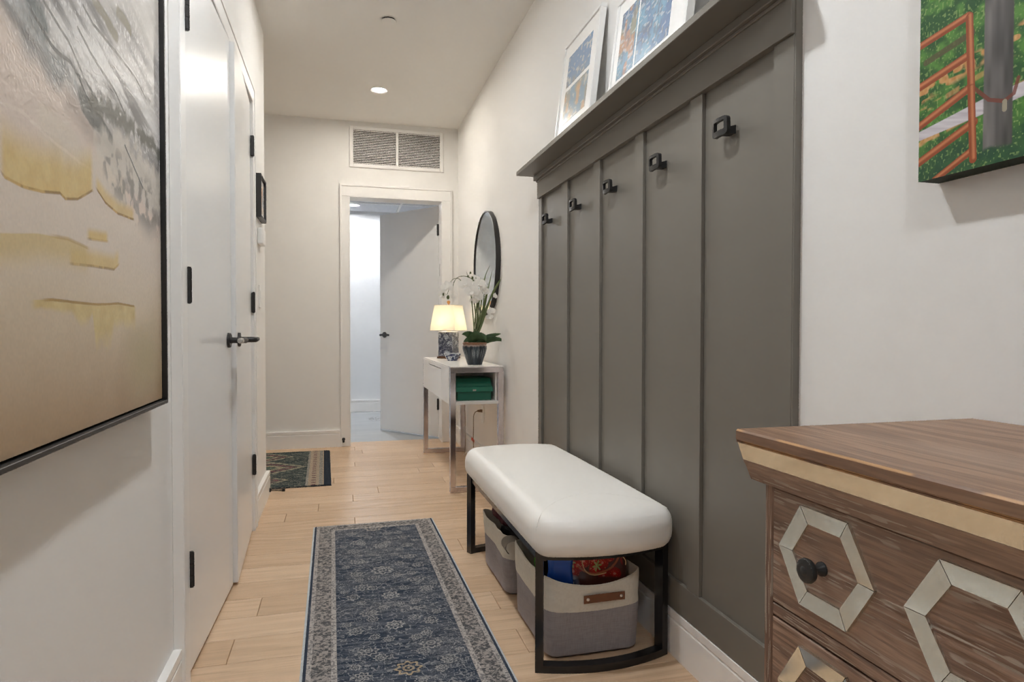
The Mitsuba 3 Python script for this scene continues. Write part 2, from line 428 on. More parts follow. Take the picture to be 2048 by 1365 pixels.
def hinge(door, x, y, z, leaf_dir, r=0.0062, h=0.091):
    m = cat(*[lathe([(0, a), (r, a), (r, b), (0, b)], 14, (x, y, z - h / 2)) for a, b in ((0, 0.0295), (0.031, 0.0605), (0.062, h))], lathe([(0, -0.004), (r * 0.7, -0.003), (r * 0.7, h + 0.003), (0, h + 0.004)], 12, (x, y, z - h / 2)))
    lx, ly = leaf_dir
    m = cat(m, box(min(x, x + lx), max(x, x + lx) + 0.0015, min(y, y + ly), max(y, y + ly) + 0.0015, z - h / 2, z + h / 2))
    part(door, 'hinge', m, 'metal_black', 30, 'black door hinge')

H0, E0 = (-0.4040, 1.881), (-0.3870, 2.551)
H1, E1 = (-0.4040, 3.234), (-0.3715, 2.563)
d1 = struct('door_1', None, None, 'near white closet door, slightly ajar, with black lever handle')
u = (np.array(E0) - H0) / np.linalg.norm(np.array(E0) - H0)
part(d1, 'panel', slab(H0, E0, 0.035, 0.012, 2.004, (-u[1], u[0])), 'paint_door')
for z in (1.790, 1.072, 0.312):
    hinge(d1, -0.3875, 1.878, z, (-0.012, 0.010), 0.0066)
q = np.array(E0) - 0.062 * u
rosette_lever(d1, q, (-u[0], -u[1]), (u[1], -u[0]), 0.914, True)
d2 = struct('door_2', None, None, 'far white closet door, slightly ajar, its edge showing')
u = (np.array(E1) - H1) / np.linalg.norm(np.array(E1) - H1)
part(d2, 'panel', slab(H1, E1, 0.035, 0.012, 2.004, (u[1], -u[0])), 'paint_door')
for z in (1.805, 1.077, 0.315):
    hinge(d2, -0.3930, 3.232, z, (-0.008, -0.012), 0.0078)
q = np.array(E1) - 0.062 * u
rosette_lever(d2, q, (-u[0], -u[1]), (-u[1], u[0]), 0.914, False)
# back door, swung into the room beyond
d3 = struct('door_3', None, None, 'white back door swung open into the bright room beyond')
HB, EB = (0.812, 5.535), (0.357, 6.135)
u = (np.array(EB) - HB) / np.linalg.norm(np.array(EB) - HB)
part(d3, 'panel', slab(HB, EB, 0.04, 0.016, 2.003, (-u[1] * -1, u[0] * -1)), 'paint_door')
for z in (1.80, 1.05, 0.30):
    hinge(d3, 0.808, 5.531, z, (0.010, -0.02), 0.008)
q = np.array(EB) - 0.065 * u
rosette_lever(d3, q, (-u[0], -u[1]), (-u[1], u[0]), 0.893, False)
part(d3, 'strike_plate', box(0.8145, 0.8165, 5.45, 5.475, 1.40, 1.50), 'metal_satin')

# ------------------------------------------------------------------ ceiling fittings
for i, ((x, y), L) in enumerate(CAN_SPOTS):
    t = thing('recessed_light', ['lit round recessed ceiling light in front of the vent', 'recessed ceiling light over the middle of the hallway', 'recessed ceiling light above the near end of the bench', 'recessed ceiling light over the dresser'][i], 'ceiling light')
    ring = lathe([(0.045, 0.0), (0.058, -0.004), (0.062, 0.0), (0.062, 0.002), (0.045, 0.002)], 48, (x, y, ZC))
    part(t, 'trim_ring', ring, 'plastic_white', 30)
    disc = trimesh.creation.cylinder(0.045, 0.002, sections=48)
    disc.apply_translation((x, y, ZC - 0.0008))
    k = part(t, 'lens', disc, 'plastic_white')
    scene[k]['emitter'] = {'type': 'area', 'radiance': R3(np.array(CAN_COLORS[i]) * L)}
x, y, L, col = FAR_ROOM_LIGHT
t = thing('recessed_light', 'lit round ceiling light seen through the back doorway', 'ceiling light')
part(t, 'trim_ring', lathe([(0.06, 0.0), (0.075, -0.004), (0.08, 0.0), (0.08, 0.006), (0.06, 0.006)], 40, (x, y, FZ)), 'plastic_white', 30)
disc = trimesh.creation.cylinder(0.06, 0.002, sections=40)
disc.apply_translation((x, y, FZ + 0.002))
k = part(t, 'lens', disc, 'plastic_white')
scene[k]['emitter'] = {'type': 'area', 'radiance': R3(np.array(col) * L)}
t = thing('sprinkler_cover', 'small white round sprinkler cover on the hallway ceiling', 'sprinkler')
part(t, 'cover_plate', lathe([(0, -0.0125), (0.037, -0.0125), (0.040, -0.011), (0.040, -0.009), (0, -0.009)], 48, (0.257, 3.565, ZC)), 'paint_ceiling', 30)
part(t, 'neck', lathe([(0, -0.009), (0.034, -0.009), (0.034, 0), (0, 0)], 32, (0.257, 3.565, ZC)), 'dark_gap', 30)

# return air grille over the back door
t = thing('air_vent', 'white two-panel louvred air return grille above the back door', 'air vent')
vx0, vx1, vz0, vz1 = 0.074, 0.833, 2.251, 2.580
ix0, ix1, iz0, iz1 = 0.104, 0.803, 2.281, 2.552
yf = YB - 0.012
part(t, 'frame', cat(cbox(vx0, ix0, yf, YB, vz0, vz1, 0.003), cbox(ix1, vx1, yf, YB, vz0, vz1, 0.003), cbox(ix0, ix1, yf, YB, vz0, iz0, 0.003), cbox(ix0, ix1, yf, YB, iz1, vz1, 0.003)), 'paint_trim')
part(t, 'divider', cbox(0.443, 0.463, yf + 0.001, YB, iz0, iz1, 0.002), 'paint_trim')
part(t, 'backing', box(ix0, ix1, YB - 0.001, YB + 0.001, iz0, iz1), 'dark_gap')
NS = 20
for a, b in ((ix0, 0.443), (0.463, ix1)):
    for k in range(NS):
        z = iz0 + (k + 0.5) * (iz1 - iz0) / NS
        part(t, 'louver', hull([(xx, yy, zz) for xx in (a, b) for yy, zz in ((yf + 0.001, z - 0.0050), (yf + 0.001, z - 0.0035), (yf + 0.008, z + 0.0028), (yf + 0.008, z + 0.0042))]), 'paint_trim')

# ------------------------------------------------------------------ wainscot on the right wall
t = thing('wall_panel', 'dark grey board-and-batten wall panel with a picture ledge on top', 'wall panel')
PX, BX = 0.950, 0.9385                      # faces of the sheet and of the battens
WY0, WY1 = 1.190, 3.030
part(t, 'backboard', box(PX, XR, WY0, WY1, 0.137, 1.69), 'paint_gray')
bats = [(WY0, 1.258), (1.554, 1.616), (1.903, 1.963), (2.260, 2.324), (2.616, 2.694), (2.985, WY1)]
for a, b in bats:
    part(t, 'batten', cbox(BX, PX, a, b, 0.226, 1.590, 0.0012), 'paint_gray')
part(t, 'bottom_rail', cbox(BX - 0.0005, PX, WY0, WY1, 0.136, 0.226, 0.0012), 'paint_gray')
part(t, 'top_rail', cbox(0.930, PX, WY0, WY1, 1.590, 1.675, 0.0012), 'paint_gray')
part(t, 'moulding', cat(cbox(0.912, PX, WY0 - 0.003, WY1 + 0.006, 1.676, 1.698, 0.002), cbox(0.924, PX, WY0, WY1, 1.668, 1.677, 0.002)), 'paint_gray')
part(t, 'ledge', cbox(0.828, XR, WY0 - 0.02, 3.042, 1.698, 1.718, 0.0015), 'paint_gray', None, 'narrow grey picture ledge')
part(t, 'panel_end', box(0.940, XR, WY0 - 0.004, WY0, 0.137, 1.69), 'paint_gray')

# hooks: a square ring bent out of a bar, standing on a short post
def hook_ring(y, zc):
    from shapely.geometry import box as sbox
    o = sbox(-0.0325, -0.0235, 0.0325, 0.0215).buffer(-0.010).buffer(0.010, quad_segs=6)
    i = sbox(-0.0220, -0.0095, 0.0225, 0.0130).buffer(-0.003).buffer(0.003, quad_segs=4)
    m = trimesh.creation.extrude_polygon(o.difference(i), 0.010, engine='earcut')
    m = m.subdivide().subdivide()
    v = m.vertices.copy()
    # faces -x, bowed forward in the middle, its foot bent back towards the panel
    m.vertices = np.c_[0.926 - v[:, 2] - 0.004 * (1 - (v[:, 0] / 0.0325) ** 2) + 0.06 * np.maximum(-v[:, 1], 0), y + v[:, 0], zc + v[:, 1]]
    m.fix_normals()
    return m
for i, (y, zc) in enumerate(((2.872, 1.467), (2.500, 1.4645), (2.148, 1.464), (1.787, 1.462), (1.436, 1.463))):
    lab = ['black square wall hook farthest from the dresser, first in the row', 'black square wall hook, second from the far end of the row', 'black square wall hook in the middle of the row', 'black square wall hook, second from the dresser', 'black square wall hook nearest the dresser'][i]
    t = thing('wall_hook', lab, 'hook', 'wall hooks on the grey panel')
    part(t, 'ring', hook_ring(y, zc), 'metal_black', 25)
    part(t, 'post', hull([(xx, y - 0.006 + yy, zc + zz) for xx, w, a, b in ((0.917, 0.012, -0.022, -0.008), (0.9500, 0.014, -0.019, 0.002)) for yy in (-w, w) for zz in (a, b)]), 'metal_black')

# framed prints on the ledge
def _print_a(p, n, uv):
    a = fbm(p.y * 22, p.z * 22, 3.0, 4)
    b = noise(p.y * 60, p.z * 90, 5.0)
    up = smoothstep(1.90, 1.93, p.z)
    c = mix((0.30, 0.28, 0.23), (0.16, 0.30, 0.42), smoothstep(0.4, 0.6, a))
    c = mix(c, (0.10, 0.24, 0.46), up * smoothstep(1.96, 2.05, p.z + 0.08 * a))
    c = mix(c, (0.55, 0.55, 0.52), smoothstep(0.66, 0.8, b) * 0.8)
    c = mix(c, (0.62, 0.36, 0.15), (1 - up) * smoothstep(0.56, 0.7, noise(p.y * 26, p.z * 20, 9.0)) * 0.8)
    return mix(c, (0.45, 0.43, 0.40), 0.35)
scene['print_a'] = prin(proc(_print_a), 0.25, 0.5)
def _print_b(p, n, uv):
    a = fbm(p.y * 18, p.z * 14, 3.5, 4)
    b = noise(p.y * 70, p.z * 130, 5.0)
    left = smoothstep(1.878, 1.884, p.y)
    land = mix((0.34, 0.30, 0.20), (0.22, 0.26, 0.16), smoothstep(0.3, 0.7, noise(p.y * 40, p.z * 40)))
    sea = mix((0.07, 0.16, 0.34), (0.14, 0.36, 0.50), smoothstep(0.3, 0.7, a))
    c = mix(sea, land, left * smoothstep(0.43, 0.56, a) * smoothstep(1.84, 1.87, p.z))
    c = mix(c, (0.60, 0.25, 0.08), smoothstep(0.64, 0.72, noise(p.y * 30, p.z * 24, 9.0)) * left * 0.8)
    c = mix(c, (0.62, 0.64, 0.64), smoothstep(0.66, 0.8, b) * 0.6)
    c = mix(c, (0.10, 0.10, 0.12), smoothstep(0.62, 0.75, noise(p.y * 110, p.z * 70, 2.0)) * 0.5)
    return mix(c, (0.33, 0.34, 0.36), 0.40)
scene['print_b'] = prin(proc(_print_b), 0.22, 0.5)
scene['mat_board'] = prin((0.83, 0.825, 0.81), 0.3, 0.5)
scene['frame_white'] = prin((0.80, 0.80, 0.79), 0.3, 0.5)
def lean_frame(label, y0, y1, x_bot, x_top, z_top, windows, bsdf, name='framed_print'):
    """frame standing on the ledge, front face from x_bot at the ledge to x_top at its top"""
    zb = 1.7185
    t = thing(name, label, 'picture frame', 'white frames on the ledge')
    dx, dz = x_top - x_bot, z_top - zb
    L = math.hypot(dx, dz)
    ux = np.array([dx, dz]) / L                     # up along the frame
    nx = np.array([-ux[1], ux[0]])                  # out of the front
    D, W = 0.024, 0.014
    def place(u0, u1, v0, v1, w0, w1, c=0.0015):    # u: along y, v: up the frame, w: out of the front (0 = front)
        m = cbox(u0, u1, v0, v1, w0, w1, c)
        q = m.vertices.copy()
        m.vertices = np.c_[x_bot + ux[0] * q[:, 1] + nx[0] * q[:, 2], q[:, 0], zb + ux[1] * q[:, 1] + nx[1] * q[:, 2]]
        m.fix_normals()
        return m
    part(t, 'frame', cat(place(y0, y1, 0.0, W, -D, 0), place(y0, y1, L - W, L, -D, 0), place(y0, y0 + W, W, L - W, -D, 0), place(y1 - W, y1, W, L - W, -D, 0)), 'frame_white')
    part(t, 'mat', place(y0 + W - 0.002, y1 - W + 0.002, W - 0.002, L - W + 0.002, -0.012, -0.006, 0.0005), 'mat_board')
    for a, b, c, d in windows:
        part(t, 'print', place(a, b, c, d, -0.0062, -0.0052, 0.0001), bsdf)
    return t
lean_frame('white frame on the ledge with two landscape prints stacked', 2.215, 2.612, 0.872, 0.924, 2.150, [(2.285, 2.545, 0.232, 0.362), (2.285, 2.545, 0.075, 0.215)], 'print_a')
lean_frame('white frame on the ledge with two tall waterside prints side by side', 1.540, 2.048, 0.872, 0.915, 2.062, [(1.872, 2.000, 0.06, 0.285), (1.645, 1.862, 0.06, 0.285)], 'print_b')

# ------------------------------------------------------------------ the large painting on the left
def seg(u, v, a, b):
    ax, ay = a
    bx, by = b[0] - ax, b[1] - ay
    t = dr.clip(((u - ax) * bx + (v - ay) * by) / (bx * bx + by * by), 0, 1)
    return dr.sqrt(dr.square(u - ax - bx * t) + dr.square(v - ay - by * t))
def pline(u, v, pts):
    d = seg(u, v, pts[0], pts[1])
    for a, b in zip(pts[1:-1], pts[2:]):
        d = dr.minimum(d, seg(u, v, a, b))
    return d
def lerp_curve(u, pts):
    """height of a polyline at u"""
    r = mi.Float(pts[0][1]) + 0 * u
    for (a, x), (b, y) in zip(pts[:-1], pts[1:]):
        r = dr.select(u >= a, x + (y - x) * dr.clip((u - a) / (b - a), 0, 1), r)
    return r
def _painting(p, n, uv):
    u0, v0 = p.y, p.z
    wx, wy = fbm(u0 * 9, v0 * 9, 1.0, 3) - 0.5, fbm(u0 * 9, v0 * 9, 8.0, 3) - 0.5
    u, v = u0 + 0.05 * wx, v0 + 0.04 * wy
    f1, f2 = fbm(u0 * 40, v0 * 40, 2.0, 3), noise(u0 * 260, v0 * 260, 4.0)
    low = fbm(u0 * 5, v0 * 5, 3.0, 3)
    # ground: pale rose above, beige to tan below
    c = mix((0.36, 0.245, 0.145), (0.60, 0.50, 0.38), smoothstep(0.80, 1.06, v + 0.05 * low))
    c = mix(c, (0.40, 0.33, 0.19), 0.8 * smoothstep(0.20, 0.0, dr.sqrt(dr.square(u - 1.48) + dr.square((v - 0.90) * 1.6))))
    c = mix(c, (0.66, 0.57, 0.49), smoothstep(1.00, 1.14, v + 0.04 * low))
    c = mix(c, (0.62, 0.52, 0.46), smoothstep(1.16, 1.22, v + 0.03 * low))
    edge = lerp_curve(u0, [(0.60, 1.33), (0.894, 1.315), (1.10, 1.290), (1.196, 1.268), (1.347, 1.245), (1.508, 1.215), (1.62, 1.19)])
    storm = smoothstep(-0.015, 0.035, v - edge + 0.06 * wx)
    sv = v0 + 0.22 * u0
    streak = fbm(u0 * 7, sv * 55, 6.0, 4)
    patch = fbm(u0 * 5, sv * 16, 9.0, 3)
    gray = mix((0.135, 0.132, 0.134), (0.44, 0.42, 0.41), smoothstep(0.28, 0.66, 0.55 * streak + 0.45 * patch))
    gray = mix(gray, (0.64, 0.635, 0.63), 0.8 * smoothstep(0.07, 0.0, pline(u, v, [(1.081, 1.400), (1.223, 1.412), (1.381, 1.400), (1.551, 1.395)])) * smoothstep(0.35, 0.6, streak))
    gray = mix(gray, (0.66, 0.655, 0.65), 0.6 * smoothstep(0.56, 0.72, noise(u0 * 200, v0 * 200, 3.0) * 0.5 + streak * 0.5))
    gray = mix(gray, (0.17, 0.19, 0.195), 0.65 * smoothstep(0.045, 0.0, pline(u, v, [(0.90, 1.375), (1.03, 1.345), (1.13, 1.310)])) * smoothstep(0.3, 0.55, f1 * 0.5 + streak * 0.5))
    gray = mix(gray, (0.52, 0.49, 0.45), smoothstep(1.48, 1.54, v - 0.12 * (u - 1.2)) * 0.7)
    c = mix(c, gray, storm)
    # brown shadow under the dark stroke, mottled bay right of it
    c = mix(c, (0.33, 0.27, 0.24), 0.7 * smoothstep(0.035, 0.0, pline(u, v, [(1.10, 1.285), (1.22, 1.268), (1.34, 1.262)])))
    c = mix(c, (0.30, 0.27, 0.25), 0.8 * smoothstep(0.52, 0.62, f1 + 0.25 * low) * smoothstep(0.09, 0.03, pline(u, v, [(1.33, 1.25), (1.46, 1.22), (1.58, 1.23)])))
    # dark strokes
    teal = (0.075, 0.095, 0.098)
    c = mix(c, teal, 0.92 * smoothstep(0.026, 0.010, pline(u, v, [(0.88, 1.412), (0.972, 1.392), (1.02, 1.380)]) + 0.020 * (f1 - 0.5)) * smoothstep(0.25, 0.45, f1 + 0.1))
    c = mix(c, (0.16, 0.175, 0.18), 0.75 * smoothstep(0.020, 0.006, pline(u, v, [(0.99, 1.372), (1.072, 1.352), (1.136, 1.334)]) + 0.020 * (f1 - 0.5)) * smoothstep(0.30, 0.5, f1))
    c = mix(c, (0.05, 0.055, 0.055), 0.95 * smoothstep(0.0042, 0.0020, pline(u, v, [(0.99, 1.378), (1.040, 1.366), (1.072, 1.359), (1.136, 1.343), (1.19, 1.322)])))
    c = mix(c, (0.085, 0.09, 0.088), 0.95 * smoothstep(0.021, 0.015, pline(u, v, [(1.150, 1.316), (1.185, 1.304), (1.231, 1.300), (1.29, 1.291)]) + 0.010 * (f1 - 0.5)) * (0.85 + 0.15 * f1))
    c = mix(c, (0.09, 0.09, 0.075), 0.9 * smoothstep(0.030, 0.012, pline(u, v, [(1.20, 1.326), (1.30, 1.343), (1.411, 1.346), (1.513, 1.345), (1.624, 1.335)]) + 0.040 * (f1 - 0.45)) * smoothstep(0.30, 0.42, f1 + 0.08 * streak))
    c = mix(c, (0.56, 0.515, 0.46), 0.8 * smoothstep(0.05, 0.02, pline(u, v, [(1.25, 1.262), (1.36, 1.285), (1.47, 1.268), (1.60, 1.262)]) + 0.05 * (f1 - 0.5)))
    c = mix(c, (0.60, 0.53, 0.45), 0.7 * smoothstep(0.045, 0.012, pline(u, v, [(1.02, 1.232), (1.14, 1.212), (1.24, 1.206), (1.34, 1.216)]) + 0.03 * (f1 - 0.5)))
    c = mix(c, (0.22, 0.20, 0.18), 0.85 * smoothstep(0.55, 0.66, f1 + 0.12 * wx) * smoothstep(0.06, 0.02, pline(u, v, [(1.28, 1.252), (1.42, 1.225), (1.58, 1.228)])))
    c = mix(c, (0.155, 0.135, 0.085), 0.8 * smoothstep(0.016, 0.009, pline(u, v, [(1.20, 1.497), (1.262, 1.493), (1.313, 1.485)])))
    c = mix(c, (0.165, 0.145, 0.095), 0.8 * smoothstep(0.010, 0.005, pline(u, v, [(1.314, 1.526), (1.392, 1.523)])))
    # palette-knife ridges: a dark line with a light one beside it
    for pts in ([(1.16, 1.465), (1.202, 1.453), (1.325, 1.454), (1.414, 1.452), (1.50, 1.435)], [(1.138, 1.421), (1.189, 1.403), (1.309, 1.381), (1.36, 1.36)], [(1.02, 1.405), (1.10, 1.385), (1.16, 1.352), (1.22, 1.335)], [(1.36, 1.30), (1.42, 1.27), (1.47, 1.245)]):
        d = pline(u0 + 0.008 * wx, v0 + 0.008 * wy, pts)
        c = mix(c, (0.085, 0.085, 0.08), 0.85 * smoothstep(0.0042, 0.0018, d))
        d = pline(u0 + 0.008 * wx, v0 + 0.008 * wy - 0.004, pts)
        c = mix(c, (0.70, 0.69, 0.67), 0.45 * smoothstep(0.0026, 0.0010, d) * smoothstep(0.35, 0.55, f1))
    c = mix(c, (0.70, 0.61, 0.54), 0.75 * smoothstep(0.004, 0.001, pline(u, v, [(0.87, 1.236), (0.98, 1.224), (1.10, 1.21), (1.20, 1.208)])))
    # gold washes: soft above, a hard dark rim below
    def gold(c, rim, top, x0, x1, k, strong=0.9):
        low_edge = lerp_curve(u0, rim) + 0.004 * wy
        inside = smoothstep(-0.001, 0.002, v0 - low_edge) * smoothstep(top, top * 0.35, v0 - low_edge) * smoothstep(x0, x0 + 0.02, u0) * smoothstep(x1, x1 - 0.02, u0)
        c = mix(c, mix((0.55, 0.36, 0.085), (0.64, 0.49, 0.19), f1), k * inside)
        d = dr.abs(v0 - low_edge)
        return mix(c, mix((0.26, 0.145, 0.025), (0.50, 0.32, 0.08), smoothstep(0.4, 0.6, f1)), strong * smoothstep(0.0034, 0.0008, d) * smoothstep(x0, x0 + 0.02, u0) * smoothstep(x1, x1 - 0.015, u0))
    c = gold(c, [(0.88, 1.152), (0.907, 1.139), (0.951, 1.138), (1.008, 1.143), (1.065, 1.153), (1.083, 1.148), (1.13, 1.157), (1.19, 1.182)], 0.085, 0.89, 1.20, 0.85)
    c = gold(c, [(1.20, 1.192), (1.251, 1.174), (1.316, 1.165), (1.411, 1.170), (1.42, 1.175)], 0.030, 1.20, 1.415, 0.7)
    c = gold(c, [(1.16, 1.100), (1.262, 1.108)], 0.022, 1.16, 1.268, 0.85, 0.6)
    c = gold(c, [(1.10, 1.055), (1.212, 1.060), (1.29, 1.062), (1.32, 1.075)], 0.034, 1.09, 1.325, 0.75, 0.7)
    # a band with its hard rim on top, and one with drips
    rim = lerp_curve(u0, [(0.60, 1.06), (0.899, 1.072), (0.992, 1.085), (1.09, 1.091), (1.17, 1.086)]) + 0.004 * wy
    c = mix(c, (0.56, 0.42, 0.17), 0.75 * smoothstep(0.001, -0.002, v0 - rim) * smoothstep(-0.055, -0.012, v0 - rim) * smoothstep(1.18, 1.15, u0))
    c = mix(c, (0.42, 0.27, 0.07), 0.6 * smoothstep(0.004, 0.001, dr.abs(v0 - rim)) * smoothstep(1.02, 1.06, u0) * smoothstep(1.18, 1.16, u0))
    rim = lerp_curve(u0, [(0.97, 0.996), (1.036, 0.999), (1.106, 0.998), (1.21, 0.998), (1.311, 1.003), (1.405, 1.0)]) + 0.003 * wy
    depth = lerp_curve(u0, [(0.96, 0.015), (1.10, 0.022), (1.13, 0.040), (1.17, 0.038), (1.185, 0.022), (1.20, 0.085), (1.27, 0.085), (1.29, 0.05), (1.37, 0.045), (1.42, 0.05)]) * (0.8 + 0.4 * f1)
    c = mix(c, mix((0.50, 0.36, 0.12), (0.64, 0.52, 0.24), f1), 0.8 * smoothstep(0.001, -0.001, v0 - rim) * smoothstep(-1.0, -0.45, (v0 - rim) / depth) * smoothstep(0.965, 0.99, u0) * smoothstep(1.42, 1.40, u0))
    c = mix(c, (0.33, 0.19, 0.04), 0.85 * smoothstep(0.003, 0.001, dr.abs(v0 - rim)) * smoothstep(0.99, 1.03, u0) * smoothstep(1.41, 1.40, u0))
    return c * (0.97 + 0.06 * f2)
def _painting_bump(p, n, uv):
    top = smoothstep(1.15, 1.35, p.z)
    return noise(p.y * 330, p.z * 330) * 0.35 + top * fbm((p.y - 0.6 * p.z) * 30, p.z * 70, 2.0, 3)
scene['painting_canvas'] = {'type': 'bumpmap', 'tex': proc(_painting_bump, 6e-4), 'scale': 0.0009, 'b': prin(proc(_painting), 0.38, 0.45)}
t = thing('large_painting', 'large abstract gold and grey painting in a thin black frame on left wall', 'painting')
ax0, ax1, az0, az1 = 0.66, 1.612, 0.789, 2.06
part(t, 'canvas', box(XL + 0.006, -0.388, ax0 + 0.011, ax1 - 0.011, az0 + 0.012, az1 - 0.011), 'painting_canvas')
part(t, 'frame', cat(cbox(XL + 0.001, -0.378, ax1 - 0.008, ax1, az0, az1, 0.001), cbox(XL + 0.001, -0.378, ax0, ax0 + 0.008, az0, az1, 0.001), cbox(XL + 0.001, -0.378, ax0, ax1, az0, az0 + 0.008, 0.001), cbox(XL + 0.001, -0.378, ax0, ax1, az1 - 0.008, az1, 0.001), box(XL + 0.001, XL + 0.008, ax0, ax1, az0, az1)), 'metal_black')

# ------------------------------------------------------------------ canvas print at the right
def _gate(p, n, uv):
    u, v = p.y, p.z
    f = fbm(u * 60, v * 60, 1.0, 3)
    b = noise(u * 260, v * 180, 3.0)
    sl = v - 0.22 * (0.85 - u)                     # the hillside runs up to the right
    c = mix((0.014, 0.080, 0.018), (0.075, 0.215, 0.030), smoothstep(0.3, 0.75, f))
    c = mix(c, (0.012, 0.060, 0.030), smoothstep(1.27, 1.22, v) * 0.75)
    c = mix(c, (0.30, 0.42, 0.14), smoothstep(0.66, 0.9, noise(u * 420, v * 300, 3.0)) * 0.5)
    for z, w, k in ((1.338, 0.017, 0.85), (1.262, 0.008, 0.8), (1.312, 0.006, 0.5)):
        c = mix(c, mix((0.50, 0.20, 0.05), (0.72, 0.42, 0.20), b), k * smoothstep(w, w * 0.4, dr.abs(sl - z)) * smoothstep(0.35, 0.55, noise(u * 90, v * 120, 6.0)))
    # fallen trunk and a pale board
    c = mix(c, (0.09, 0.055, 0.03), 0.8 * smoothstep(0.006, 0.004, seg(u, v, (0.843, 1.388), (0.765, 1.402))))
    top = lerp_curve(0.86 - u, [(0.0, 1.279), (0.006, 1.280), (0.112, 1.297), (0.172, 1.302), (0.30, 1.315)])
    wid = lerp_curve(0.86 - u, [(0.0, 0.014), (0.112, 0.022), (0.172, 0.020)])
    c = mix(c, mix((0.48, 0.44, 0.48), (0.66, 0.63, 0.66), noise(u * 40, (v - 0.3 * u) * 300, 2.0)), smoothstep(0.001, -0.001, v - top) * smoothstep(-0.001, 0.001, v - top + wid))
    # post
    post = smoothstep(0.747, 0.744, u) * smoothstep(0.701, 0.704, u) * smoothstep(1.222, 1.230, v + 0.01 * f)
    pc = mix((0.055, 0.052, 0.050), (0.15, 0.14, 0.135), noise(u * 160, v * 22, 4.0)) * (0.6 + 0.7 * smoothstep(0.70, 0.745, u))
    c = mix(c, pc, post)
    c = mix(c, (0.16, 0.035, 0.02), 0.9 * smoothstep(0.0035, 0.002, pline(u, v, [(0.761, 1.319), (0.737, 1.293), (0.715, 1.284), (0.701, 1.290), (0.695, 1.31)])))
    c = mix(c, (0.30, 0.27, 0.20), smoothstep(0.004, 0.003, pline(u, v, [(0.714, 1.283), (0.714, 1.272)])))
    # the orange gate
    for a, e, r in (((0.860, 1.418), (0.772, 1.430), 0.0062), ((0.860, 1.351), (0.768, 1.371), 0.0066), ((0.860, 1.287), (0.766, 1.322), 0.0066), ((0.860, 1.228), (0.760, 1.268), 0.0066), ((0.825, 1.196), (0.762, 1.227), 0.0055), ((0.7695, 1.428), (0.765, 1.32), 0.0062), ((0.765, 1.32), (0.7605, 1.213), 0.0060)):
        d = seg(u, v, a, e)
        h = seg(u + 0.001, v - 0.0022, a, e)
        c = mix(c, mix((0.26, 0.052, 0.014), (0.50, 0.185, 0.080), smoothstep(r * 0.7, 0.0, h)), smoothstep(r + 0.0006, r - 0.0008, d))
    return c
scene['print_gate'] = prin(proc(_gate), 0.45, 0.4)
scene['canvas_edge'] = prin((0.016, 0.022, 0.014), 0.7, 0.2)
t = thing('canvas_print', 'canvas photo print of an orange gate and grey post on green grass', 'canvas print')
part(t, 'canvas_face', box(0.9135, 0.9145, 0.28, 0.8545, 1.199, 1.80), 'print_gate')
part(t, 'wrapped_side', cbox(0.9145, XR - 0.0005, 0.28, 0.8545, 1.199, 1.80, 0.0008), 'canvas_edge', None, 'dark wrapped edge')

# ------------------------------------------------------------------ dresser
t = thing('dresser', 'weathered brown wood dresser with mirrored hexagon inlays and mirrored top edge', 'dresser')
GY0, GY1, GX0, GX1 = -0.08, 0.760, 0.560, 0.938
def dring(o0, z0, o1, z1):
    """frustum ring from outset o0 at z0 to outset o1 at z1 round front and both ends (closed solid)"""
    pts = []
    for o, z in ((o0, z0), (o1, z1)):
        pts += [(GX0 - o, GY0 - o, z), (GX0 - o, GY1 + o, z), (GX1 + 0.014, GY1 + o, z), (GX1 + 0.014, GY0 - o, z)]
    return hull(pts)
part(t, 'top', cbox(0.531, XR - 0.003, GY0 - 0.029, 0.788, 0.8035, 0.820, 0.0025), 'wood_dresser_top', None, 'brown wood top')
part(t, 'top_lip', dring(0.0265, 0.8015, 0.0275, 0.8035), 'wood_dresser_top')
# mirrored chamfer, one strip per side
part(t, 'edge_core', dring(0.0185, 0.7775, 0.0245, 0.8015), 'wood_dresser')
def chamfer_strip(side):
    a, b = 0.0205, 0.0258
    if side == 'front':
        pts = [(GX0 - b, GY0 - b, 0.8012), (GX0 - b, GY1 + b, 0.8012), (GX0 - a, GY0 - a, 0.7780), (GX0 - a, GY1 + a, 0.7780)]
        off = np.array((0.0018, 0, 0.0))
    else:
        c = 0.0011
        pts = [(GX0 - b + 0.004, GY1 + b - c, 0.8012), (GX1 + 0.013, GY1 + b - c, 0.8012), (GX0 - a + 0.004, GY1 + a - c, 0.7780), (GX1 + 0.013, GY1 + a - c, 0.7780)]
        off = np.array((0, -0.0012, 0.0))
    return hull(pts + [np.array(p) + off for p in pts])
part(t, 'mirror_edge', chamfer_strip('front'), 'mirror_glass', None, 'slanted mirrored strip under the top')
part(t, 'mirror_edge', chamfer_strip('end'), 'mirror_glass')
part(t, 'moulding', cat(dring(0.0185, 0.772, 0.0210, 0.7778), dring(0.0130, 0.752, 0.0185, 0.772)), 'wood_dresser')
